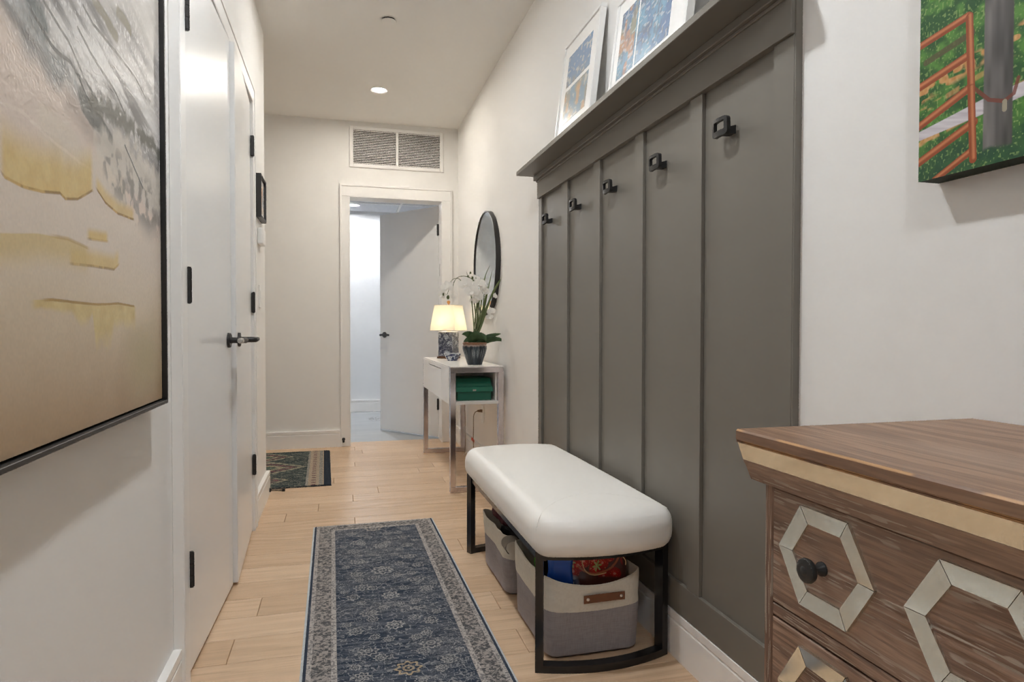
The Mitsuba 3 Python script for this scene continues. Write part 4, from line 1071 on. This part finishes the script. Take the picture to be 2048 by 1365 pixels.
# ------------------------------------------------------------------ table lamp
LX, LY, LZ = 0.772, 4.735, kz + 0.0045
def _lamp_porcelain(p, n, uv):
    h = dr.select(dr.abs(n.x + n.y) > dr.abs(n.x - n.y), (p.x - LX) - (p.y - LY), (p.x - LX) + (p.y - LY)) * 0.7071
    z = p.z - LZ
    s = h + dr.select(dr.abs(n.x + n.y) > dr.abs(n.x - n.y), 0.35, 0.0)
    d, d2, r = voronoi(s * 17.0, z * 17.0)
    blossom = smoothstep(0.36, 0.31, d + 0.08 * (noise(s * 110, z * 110, 7.0) - 0.5))
    scroll = smoothstep(0.055, 0.022, dr.abs(fbm(s * 120, z * 120, 2.0, 2) - 0.5))
    dots = smoothstep(0.74, 0.80, noise(s * 330, z * 330, 5.0))
    white = dr.maximum(dr.maximum(scroll * smoothstep(0.36, 0.40, d), blossom * smoothstep(0.25, 0.5, noise(s * 260, z * 260))), dots * 0.5)
    c = mix((0.006, 0.010, 0.045), (0.55, 0.58, 0.64), dr.clip(white, 0, 1))
    rim = smoothstep(0.190, 0.192, z) + smoothstep(0.008, 0.006, z)
    return mix(c, (0.68, 0.70, 0.73), dr.clip(rim, 0, 1) * 0.8)
scene['porcelain_lamp'] = prin(proc(_lamp_porcelain), 0.12, 0.5)
scene['wood_dark'] = prin((0.10, 0.045, 0.022), 0.4, 0.4)
scene['shade_cloth'] = {'type': 'principledthin', 'base_color': R3((0.93, 0.90, 0.82)), 'roughness': 0.8, 'diff_trans': 1.05, 'spec_trans': 0.0, 'eta': 1.2}
scene['brass'] = prin((0.50, 0.34, 0.14), 0.25, 0.5, 1.0)
scene['amber'] = prin((0.62, 0.30, 0.10), 0.15, 0.5)
t = thing('table_lamp', 'lit table lamp with cream shade and blue-and-white porcelain base', 'lamp')
def squircle(w, r, z, n=8):
    q = []
    for cx_, cy_, a0 in ((w - r, w - r, 0), (-w + r, w - r, 90), (-w + r, -w + r, 180), (w - r, -w + r, 270)):
        for a in np.linspace(a0, a0 + 90, n):
            q.append((cx_ + r * math.cos(math.radians(a)), cy_ + r * math.sin(math.radians(a)), z))
    q = np.array(q)
    a = math.radians(45 + 9)
    R = np.array([[math.cos(a), -math.sin(a), 0], [math.sin(a), math.cos(a), 0], [0, 0, 1]])
    return q @ R.T + np.array([LX, LY, LZ])
part(t, 'foot', loft([squircle(0.066, 0.008, 0.0), squircle(0.066, 0.008, 0.012), squircle(0.058, 0.008, 0.016)], True, True), 'wood_dark', 30, 'dark wood foot')
part(t, 'base', loft([squircle(0.052, 0.006, 0.0155), squircle(0.0575, 0.006, 0.020), squircle(0.0575, 0.006, 0.188), squircle(0.054, 0.006, 0.196), squircle(0.03, 0.006, 0.200)], True, True), 'porcelain_lamp', 30, 'square porcelain base')
part(t, 'neck', lathe([(0, 0.198), (0.016, 0.198), (0.012, 0.206), (0.007, 0.21), (0.007, 0.235), (0, 0.235)], 20, (LX, LY, LZ)), 'brass', 30)
def scallop(w, z, k):
    """square with softly notched corners"""
    return squircle(w, k, z, 6)
sh0, sh1 = 0.205, 0.392
shade = loft([squircle(0.103, 0.004, sh0, 4), squircle(0.100, 0.004, sh0 + 0.03, 4), squircle(0.078, 0.004, sh1, 4)])
part(t, 'shade', shade, 'shade_cloth', 30, 'glowing cream cloth shade')
wires = []
for w, z in ((0.1032, sh0), (0.0782, sh1)):
    wires.append(tube(squircle(w, 0.004, z, 4), 0.0016, 6, closed=True))
part(t, 'shade_trim', cat(*wires), 'fabric_cream', True)
part(t, 'spider', cat(tube([(LX - 0.07, LY, LZ + sh1 - 0.004), (LX + 0.07, LY, LZ + sh1 - 0.004)], 0.0015, 6), tube([(LX, LY - 0.07, LZ + sh1 - 0.004), (LX, LY + 0.07, LZ + sh1 - 0.004)], 0.0015, 6)), 'brass', True)
part(t, 'finial', lathe([(0, sh1 - 0.006), (0.004, sh1 - 0.006), (0.004, sh1 + 0.008), (0.007, sh1 + 0.010), (0.0115, sh1 + 0.017), (0.0125, sh1 + 0.024), (0.009, sh1 + 0.032), (0, sh1 + 0.035)], 20, (LX, LY, LZ)), 'amber', 30, 'amber finial')
bulb = trimesh.creation.icosphere(2, 0.026)
bulb.apply_translation((LX, LY, LZ + 0.275))
k = part(t, 'bulb', bulb, 'plastic_white', True)
scene[k]['emitter'] = {'type': 'area', 'radiance': R3(LAMP_RADIANCE)}

# small porcelain bowl in front of the lamp
def _bowl(p, n, uv):
    a = smoothstep(0.10, 0.05, dr.abs(fbm(p.x * 60 + p.y * 30, p.z * 80, 1.0, 2) - 0.5))
    c = mix((0.012, 0.022, 0.085), (0.62, 0.66, 0.72), a)
    return mix(c, (0.70, 0.72, 0.76), smoothstep(0.0465, 0.048, p.z - LZ))
scene['glaze_bowl'] = prin(proc(_bowl), 0.12, 0.5, two=True)
def ngon(r, z, n=8, ph=22.5):
    a = np.radians(np.arange(n) * 360 / n + ph)
    return np.c_[0.742 + r * np.cos(a), 4.395 + r * np.sin(a), np.full(n, LZ + z)]
single('porcelain_bowl', loft([ngon(0.034, 0.0), ngon(0.036, 0.006), ngon(0.058, 0.040), ngon(0.062, 0.050), ngon(0.059, 0.050), ngon(0.055, 0.040), ngon(0.032, 0.010)], True, True), 'glaze_bowl', 'small eight-sided blue-and-white porcelain bowl in front of the lamp', 'bowl')

# ------------------------------------------------------------------ orchid
OX, OY, OZ = 0.795, 3.885, kz + 0.0045
def _glaze(p, n, uv):
    z = p.z - OZ
    a = dr.atan2(p.y - OY, p.x - OX)
    run = fbm(a * 9, z * 9, 1.0, 3)
    drip = smoothstep(0.55, 0.75, noise(a * 22, z * 14, 3.0)) * smoothstep(0.115, 0.08, z) * smoothstep(0.03, 0.06, z)
    c = mix((0.010, 0.015, 0.022), (0.030, 0.045, 0.058), smoothstep(0.35, 0.7, run))
    c = mix(c, (0.30, 0.33, 0.34), 0.65 * drip)
    c = mix(c, (0.28, 0.21, 0.18), smoothstep(0.108, 0.120, z + 0.012 * (run - 0.5)))
    return mix(c, (0.21, 0.105, 0.06), smoothstep(0.120, 0.127, z + 0.008 * (run - 0.5)))
scene['glaze_blue'] = prin(proc(_glaze), 0.15, 0.5)
scene['soil'] = prin((0.05, 0.035, 0.02), 0.95, 0.1)
def _leaf(p, n, uv):
    return mix((0.020, 0.050, 0.018), (0.050, 0.095, 0.035), noise(p.x * 70, p.y * 70, p.z * 30))
scene['leaf_dark'] = {'type': 'twosided', 'b': prin(proc(_leaf), 0.35, 0.4)}
def _grass(p, n, uv):
    return mix((0.070, 0.110, 0.035), (0.155, 0.175, 0.080), noise(p.x * 60, p.y * 60, p.z * 12))
scene['leaf_grass'] = {'type': 'twosided', 'b': prin(proc(_grass), 0.55, 0.3)}
scene['stem_green'] = prin((0.060, 0.085, 0.025), 0.55, 0.3)
scene['petal_white'] = {'type': 'principledthin', 'base_color': R3((0.88, 0.87, 0.84)), 'roughness': 0.6, 'diff_trans': 0.6, 'eta': 1.3}
scene['bud_green'] = prin((0.065, 0.085, 0.028), 0.5, 0.3)
t = thing('potted_orchid', 'white orchid with long grass leaves in a blue glazed pot on the console', 'plant')
pot = part(t, 'pot', lathe([(0, 0), (0.044, 0), (0.0455, 0.004), (0.052, 0.025), (0.068, 0.072), (0.0745, 0.098), (0.0735, 0.114), (0.0705, 0.120), (0.0735, 0.124), (0.0745, 0.133), (0.0715, 0.137), (0.066, 0.134), (0.065, 0.118), (0, 0.116)], 48, (OX, OY, OZ)), 'glaze_blue', 35, 'blue glazed pot with a brown rim')
part(pot, 'soil', trimesh.creation.icosphere(2, 0.06).apply_transform(np.diag([1, 1, 0.25, 1])).apply_translation((OX, OY, OZ + 0.118)), 'soil', True)
def blade(pts, width, bsdf, name, n=14, fold=0.25, shape=0.7):
    c = curve(pts, n)
    tg = np.gradient(c, axis=0)
    tg /= np.linalg.norm(tg, axis=1, keepdims=True)
    side = np.cross(tg, np.array([0.15, 1.0, 0.15]))
    side /= np.linalg.norm(side, axis=1, keepdims=True)
    up = np.cross(side, tg)
    s = np.linspace(0, 1, n)
    w = width * (np.sin(np.pi * np.clip(0.12 + 0.88 * s, 0, 1)) ** shape) * (1 - 0.0 * s)
    w[-1] = width * 0.05
    v = np.vstack([c - side * w[:, None], c - up * (fold * w)[:, None], c + side * w[:, None]])
    f = []
    for i in range(n - 1):
        for k in range(2):
            a, b = k * n + i, (k + 1) * n + i
            f += [[a, b, b + 1], [a, b + 1, a + 1]]
    part(t, name, trimesh.Trimesh(v, np.array(f), process=False), bsdf, True)
# broad leaves round the foot, then long grass blades: joints, half width
for P, w, bsdf, kind, n, fold, shape in (
        ([(0.7853, 3.871, 0.8535), (0.8619, 3.8676, 0.8989), (0.9157, 3.8556, 0.9173), (0.9507, 3.8436, 0.9235)], 0.016, 'leaf_dark', 'leaf', 14, 0.35, 0.7),
        ([(0.7978, 3.893, 0.8535), (0.8877, 3.8706, 0.8865), (0.9418, 3.8586, 0.8896), (0.98, 3.8466, 0.8681)], 0.017, 'leaf_dark', 'leaf', 14, 0.35, 0.7),
        ([(0.7773, 3.8925, 0.8535), (0.7578, 3.8457, 0.9116), (0.7248, 3.8337, 0.9238), (0.7042, 3.8217, 0.918)], 0.02, 'leaf_dark', 'leaf', 14, 0.35, 0.7),
        ([(0.7779, 3.9025, 0.8535), (0.7752, 3.8558, 0.8993), (0.739, 3.8438, 0.8874), (0.7152, 3.8318, 0.8757)], 0.02, 'leaf_dark', 'leaf', 14, 0.35, 0.7),
        ([(0.8071, 3.8683, 0.8535), (0.8388, 3.862, 0.8868), (0.8768, 3.85, 0.8991), (0.9179, 3.838, 0.9053)], 0.015, 'leaf_dark', 'leaf', 14, 0.35, 0.7),
        ([(0.7777, 3.8995, 0.8535), (0.7934, 3.8687, 0.899), (0.7661, 3.8567, 0.9236), (0.733, 3.8447, 0.9358)], 0.018, 'leaf_dark', 'leaf', 14, 0.35, 0.7),
        ([(0.795, 3.865, 0.8535), (0.7752, 3.825, 0.9118), (0.7885, 3.815, 0.924), (0.8171, 3.805, 0.8939)], 0.022, 'leaf_dark', 'leaf', 14, 0.3, 0.7),
        ([(0.795, 3.865, 0.8535), (0.8091, 3.825, 0.9117), (0.8316, 3.815, 0.9088), (0.848, 3.805, 0.8757)], 0.022, 'leaf_dark', 'leaf', 14, 0.3, 0.7),
        ([(0.787, 3.8877, 0.8535), (0.8339, 3.8832, 1.0093), (0.9058, 3.8813, 1.1635), (0.991, 3.8795, 1.3161)], 0.0045, 'leaf_grass', 'grass_blade', 16, 0.3, 0.5),
        ([(0.7834, 3.8665, 0.8535), (0.8505, 3.9021, 1.0404), (0.8859, 3.9191, 1.1961), (0.9185, 3.9362, 1.3223)], 0.0038, 'leaf_grass', 'grass_blade', 16, 0.3, 0.5),
        ([(0.7819, 3.8655, 0.8535), (0.8313, 3.8861, 1.0707), (0.8472, 3.8872, 1.1937), (0.8694, 3.8882, 1.3016)], 0.0036, 'leaf_grass', 'grass_blade', 16, 0.3, 0.5),
        ([(0.7725, 3.8701, 0.8535), (0.8501, 3.8715, 1.0245), (0.9097, 3.8579, 1.1931), (0.9536, 3.8444, 1.2664)], 0.0062, 'leaf_grass', 'grass_blade', 16, 0.3, 0.5),
        ([(0.7853, 3.898, 0.8535), (0.7983, 3.8775, 1.0396), (0.7811, 3.87, 1.1612), (0.7549, 3.8624, 1.2877)], 0.0034, 'leaf_grass', 'grass_blade', 16, 0.3, 0.5),
        ([(0.795, 3.8689, 0.8535), (0.7825, 3.8766, 1.0395), (0.7684, 3.8682, 1.1609), (0.7359, 3.8598, 1.3113)], 0.003, 'leaf_grass', 'grass_blade', 16, 0.3, 0.5),
        ([(0.7709, 3.8725, 0.8535), (0.8361, 3.8789, 1.0399), (0.8629, 3.8728, 1.1625), (0.874, 3.8666, 1.2358)], 0.0055, 'leaf_grass', 'grass_blade', 16, 0.3, 0.5),
        ([(0.8067, 3.8876, 0.8535), (0.8114, 3.8656, 1.0395), (0.8444, 3.8462, 1.2521), (0.8774, 3.8268, 1.3421)], 0.003, 'leaf_grass', 'grass_blade', 16, 0.3, 0.5),
        ([(0.7937, 3.9067, 0.8535), (0.7941, 3.8726, 1.0089), (0.8071, 3.8602, 1.1611), (0.7951, 3.8477, 1.2754)], 0.0034, 'leaf_grass', 'grass_blade', 16, 0.3, 0.5)):
    blade(P, w, bsdf, kind, n, fold, shape)
# flower stems
for P, r in (
        ([(0.7856, 3.8927, 0.8535), (0.8019, 3.8912, 0.9222), (0.8091, 3.8854, 1.0042), (0.8096, 3.8782, 1.0872), (0.8106, 3.8723, 1.1755), (0.7793, 3.8614, 1.2503), (0.7025, 3.845, 1.243)], 0.0036),
        ([(0.7934, 3.8849, 0.8535), (0.8113, 3.887, 0.9166), (0.83, 3.8859, 0.9898), (0.8434, 3.8819, 1.0625), (0.8503, 3.8764, 1.1407), (0.8455, 3.8701, 1.2249), (0.7905, 3.855, 1.2637)], 0.0034),
        ([(0.803, 3.8824, 0.8535), (0.8143, 3.8859, 0.935), (0.8186, 3.8853, 1.0323), (0.8144, 3.8794, 1.13), (0.7996, 3.8686, 1.2308), (0.7181, 3.8531, 1.2724), (0.6521, 3.835, 1.2025)], 0.003),
        ([(0.7952, 3.8895, 0.8535), (0.7869, 3.8868, 0.8936), (0.7918, 3.8865, 0.9368), (0.8094, 3.887, 0.9738), (0.8347, 3.8854, 1.0063), (0.863, 3.879, 1.036), (0.8895, 3.865, 1.0645)], 0.0022)):
    part(t, 'stem', tube(curve(P, 30), np.linspace(r, r * 0.5, 30), 8), 'stem_green', True)
part(t, 'stem', tube(curve([(0.7006, 3.835, 1.2423), (0.6763, 3.835, 1.2568), (0.649, 3.835, 1.2473), (0.6309, 3.835, 1.2111), (0.6128, 3.835, 1.157)], 20), 0.0016, 6), 'stem_green', True)
def petal(L_, w_, cup):
    n, k = 9, 7
    s = np.linspace(0, 1, n)
    q = np.linspace(-1, 1, k)
    wid = w_ * np.sin(np.pi * (0.06 + 0.90 * s)) ** 0.75
    S, Q = np.meshgrid(s, q, indexing='ij')
    v = np.stack([S * L_, Q * wid[:, None], cup * (S ** 2) * L_ - 0.25 * np.abs(Q) ** 2 * wid[:, None] * (1 - S)], -1).reshape(-1, 3)
    f = []
    for i in range(n - 1):
        for j in range(k - 1):
            a = i * k + j
            f += [[a, a + k, a + k + 1], [a, a + k + 1, a + 1]]
    return trimesh.Trimesh(v, np.array(f), process=False)
def flower_mesh(c, size, facing, roll):
    z = np.array(facing, float)
    z /= np.linalg.norm(z)
    x = np.cross([0, 0, 1.0], z)
    x /= np.linalg.norm(x)
    y = np.cross(z, x)
    M = np.eye(4)
    M[:3, 0], M[:3, 1], M[:3, 2], M[:3, 3] = x, y, z, c
    ms = []
    for a, L_, w_, cup in ((0, 1.0, 0.62, 0.10), (180, 1.0, 0.62, 0.10), (90, 0.92, 0.38, -0.05), (215, 0.88, 0.36, 0.0), (325, 0.88, 0.36, 0.0)):
        ms.append(xform(petal(L_ * size, w_ * size, cup), M @ rot(a + roll, (0, 0, 1))))
    lip = [xform(petal(0.42 * size, 0.18 * size, 1.2), M @ rot(270 + roll + da, (0, 0, 1))) for da in (-25, 0, 25)]
    return cat(*ms, *lip)
for P, s, fc in (
        ((0.6158, 3.835, 1.2048), 0.036, (-0.5, -1, 0.0)),
        ((0.5857, 3.835, 1.1566), 0.03, (-1, -0.6, -0.2)),
        ((0.6551, 3.835, 1.1487), 0.024, (0.4, -1, -0.4)),
        ((0.725, 3.835, 1.2308), 0.04, (-0.2, -1, 0.1)),
        ((0.7639, 3.815, 1.1792), 0.04, (-0.4, -1, -0.1)),
        ((0.8089, 3.825, 1.2257), 0.04, (0.2, -1, 0.2)),
        ((0.8464, 3.855, 1.1918), 0.036, (0.6, -1, 0.0)),
        ((0.7997, 3.825, 1.1532), 0.036, (0.1, -1, -0.4)),
        ((0.7863, 3.865, 1.1245), 0.026, (-0.5, -1, -0.5)),
        ((0.7925, 3.865, 1.2584), 0.03, (0.1, -1, 0.5)),
        ((0.9225, 3.885, 1.1578), 0.02, (0.8, -1, 0.0)),
        ((0.8926, 3.865, 1.0614), 0.026, (0.1, -1, 0.0)),
        ((0.8832, 3.865, 1.0277), 0.022, (0.0, -1, -0.5))):
    part(t, 'flower', flower_mesh(P, 1.12 * s, fc, random.uniform(-20, 20)), 'petal_white', True, 'white orchid flower')
for P, s in (((0.5962, 3.825, 1.1593), 0.0095), ((0.6202, 3.825, 1.1417), 0.0105), ((0.7567, 3.825, 1.2908), 0.0065), ((0.769, 3.825, 1.261), 0.0075), ((0.7414, 3.825, 1.2694), 0.006), ((0.7751, 3.825, 1.2431), 0.006)):
    m = trimesh.creation.icosphere(2, s)
    m.apply_transform(np.diag([0.85, 0.85, 1.2, 1]))
    m.apply_translation(P)
    part(t, 'bud', m, 'bud_green', True, 'small green bud')

# ------------------------------------------------------------------ round mirror
t = thing('round_mirror', 'round wall mirror with thin dark frame above the console table', 'mirror')
MYc, MZc, MR = 4.215, 1.388, 0.345
M = trimesh.transformations.rotation_matrix(-math.pi / 2, (0, 1, 0))
M[:3, 3] = (XR - 0.0005, MYc, MZc)
part(t, 'frame', xform(lathe([(MR - 0.012, 0.0), (MR, 0.0), (MR, 0.029), (MR - 0.002, 0.031), (MR - 0.008, 0.031), (MR - 0.010, 0.029), (MR - 0.012, 0.024)], 120), M), 'metal_black', 35, 'thin dark metal frame')
part(t, 'glass', xform(trimesh.creation.cylinder(MR - 0.011, 0.004, sections=120, transform=trimesh.transformations.translation_matrix((0, 0, 0.022))), M), 'mirror_wall')

# ------------------------------------------------------------------ small things on the left wall end and at the floor
def _small_art(p, n, uv):
    a = smoothstep(0.45, 0.55, noise(p.y * 20, p.z * 18, 2.0))
    c = mix((0.62, 0.55, 0.47), (0.60, 0.36, 0.22), a)
    return mix(c, (0.32, 0.33, 0.36), smoothstep(0.55, 0.62, noise(p.y * 14, p.z * 26, 6.0)))
scene['small_art'] = prin(proc(_small_art), 0.3, 0.4)
t = thing('small_picture', 'small black framed picture above the thermostat at the wall end', 'picture frame')
y0, y1, z0, z1, xf = 3.545, 3.775, 1.528, 1.752, XL + 0.026
part(t, 'frame', cat(cbox(XL + 0.0005, xf, y0, y0 + 0.012, z0, z1, 0.001), cbox(XL + 0.0005, xf, y1 - 0.012, y1, z0, z1, 0.001), cbox(XL + 0.0005, xf, y0, y1, z0, z0 + 0.012, 0.001), cbox(XL + 0.0005, xf, y0, y1, z1 - 0.012, z1, 0.001)), 'metal_black')
part(t, 'mat', box(XL + 0.002, XL + 0.014, y0 + 0.010, y1 - 0.010, z0 + 0.010, z1 - 0.010), 'mat_board')
part(t, 'print', box(XL + 0.014, XL + 0.0148, y0 + 0.035, y1 - 0.035, z0 + 0.035, z1 - 0.035), 'small_art')
t = thing('thermostat', 'white wall thermostat below the small black picture', 'thermostat')
m = rbox((0.014, 0.062, 0.043), 0.008, 8)
m.apply_translation((XL + 0.0145, 3.645, 1.437))
part(t, 'body', m, 'plastic_white', True)
part(t, 'side_cover', cbox(XL + 0.0005, XL + 0.022, 3.708, 3.745, 1.405, 1.472, 0.003), 'plastic_white')
t = thing('light_switch', 'white light switch plate below the thermostat', 'light switch')
part(t, 'plate', cbox(XL + 0.0003, XL + 0.006, 3.625, 3.697, 1.065, 1.185, 0.002), 'plastic_white')
part(t, 'rocker', hull([(XL + 0.006, y, z) for y in (3.644, 3.678) for z in (1.092, 1.158)] + [(XL + 0.010, y, 1.150) for y in (3.646, 3.676)] + [(XL + 0.007, y, 1.096) for y in (3.646, 3.676)]), 'plastic_white')
scene['rubber_black'] = prin((0.010, 0.009, 0.009), 0.6, 0.3)
def doorstop(label, p, d, L_):
    t = thing('door_stop', label, 'door stop')
    d = np.array(d, float)
    p = np.array(p, float)
    z = d / np.linalg.norm(d)
    x = np.cross(z, [0.3, 0.2, 0.9])
    x /= np.linalg.norm(x)
    M = np.eye(4)
    M[:3, 0], M[:3, 1], M[:3, 2], M[:3, 3] = x, np.cross(z, x), z, p
    part(t, 'flange', xform(lathe([(0, 0), (0.0125, 0), (0.0125, 0.004), (0.006, 0.009), (0, 0.009)], 24), M), 'metal_black', 30)
    n = 150
    a = np.linspace(0, 2 * math.pi * 13, n)
    part(t, 'spring', xform(tube(np.c_[0.0052 * np.cos(a), 0.0052 * np.sin(a), np.linspace(0.006, L_ - 0.014, n)], 0.0014, 5), M), 'metal_black', True)
    part(t, 'rubber_tip', xform(lathe([(0, L_ - 0.016), (0.008, L_ - 0.016), (0.0085, L_ - 0.004), (0.006, L_), (0, L_)], 24), M), 'rubber_black', 30)
doorstop('black spring door stop sticking out from the short left baseboard', (XL + 0.020, 3.905, 0.030), (1, -0.12, -0.03), 0.085)
doorstop('black door stop beside the foot of the back door casing', (0.020, YB - 0.024, 0.062), (0.0, -1, -0.10), 0.080)

# wall outlet with the lamp's plug and cord under the console
t = thing('wall_outlet', 'white wall outlet under the console table', 'outlet')
part(t, 'plate', cbox(XR - 0.006, XR - 0.0003, 4.345, 4.420, 0.300, 0.420, 0.002), 'plastic_white')
for z in (0.340, 0.382):
    part(t, 'socket', cbox(XR - 0.0075, XR - 0.006, 4.365, 4.400, z - 0.014, z + 0.014, 0.001), 'plastic_white')
scene['cord_brown'] = prin((0.20, 0.13, 0.075), 0.5, 0.4)
scene['tag_red'] = prin((0.55, 0.10, 0.075), 0.6, 0.3)
t = thing('power_cord', 'thin brown power cord plugged into the outlet, with red tag', 'cord')
part(t, 'plug', hull([(XR - 0.0076, y, z) for y in (4.370, 4.395) for z in (0.372, 0.392)] + [(XR - 0.040, y, z) for y in (4.375, 4.390) for z in (0.376, 0.388)]), 'cord_brown')
part(t, 'cable', tube(curve([(0.918, 4.383, 0.382), (0.900, 4.385, 0.374), (0.891, 4.39, 0.345), (0.888, 4.38, 0.28), (0.882, 4.36, 0.18), (0.886, 4.34, 0.10), (0.900, 4.34, 0.03), (0.905, 4.42, 0.0035), (0.90, 4.62, 0.0035), (0.906, 4.80, 0.004), (0.914, 4.83, 0.05), (0.914, 4.83, 0.3), (0.911, 4.83, 0.5), (0.912, 4.83, 0.56)], 80), 0.0025, 8), 'cord_brown', True)
part(t, 'tag', xform(cbox(-0.0006, 0.0006, -0.018, 0.018, -0.014, 0.014, 0.0003), trimesh.transformations.translation_matrix((0.880, 4.365, 0.185)) @ rot(40, (1, 0, 0)) @ rot(25, (0, 0, 1))), 'tag_red', None, 'small red tag')
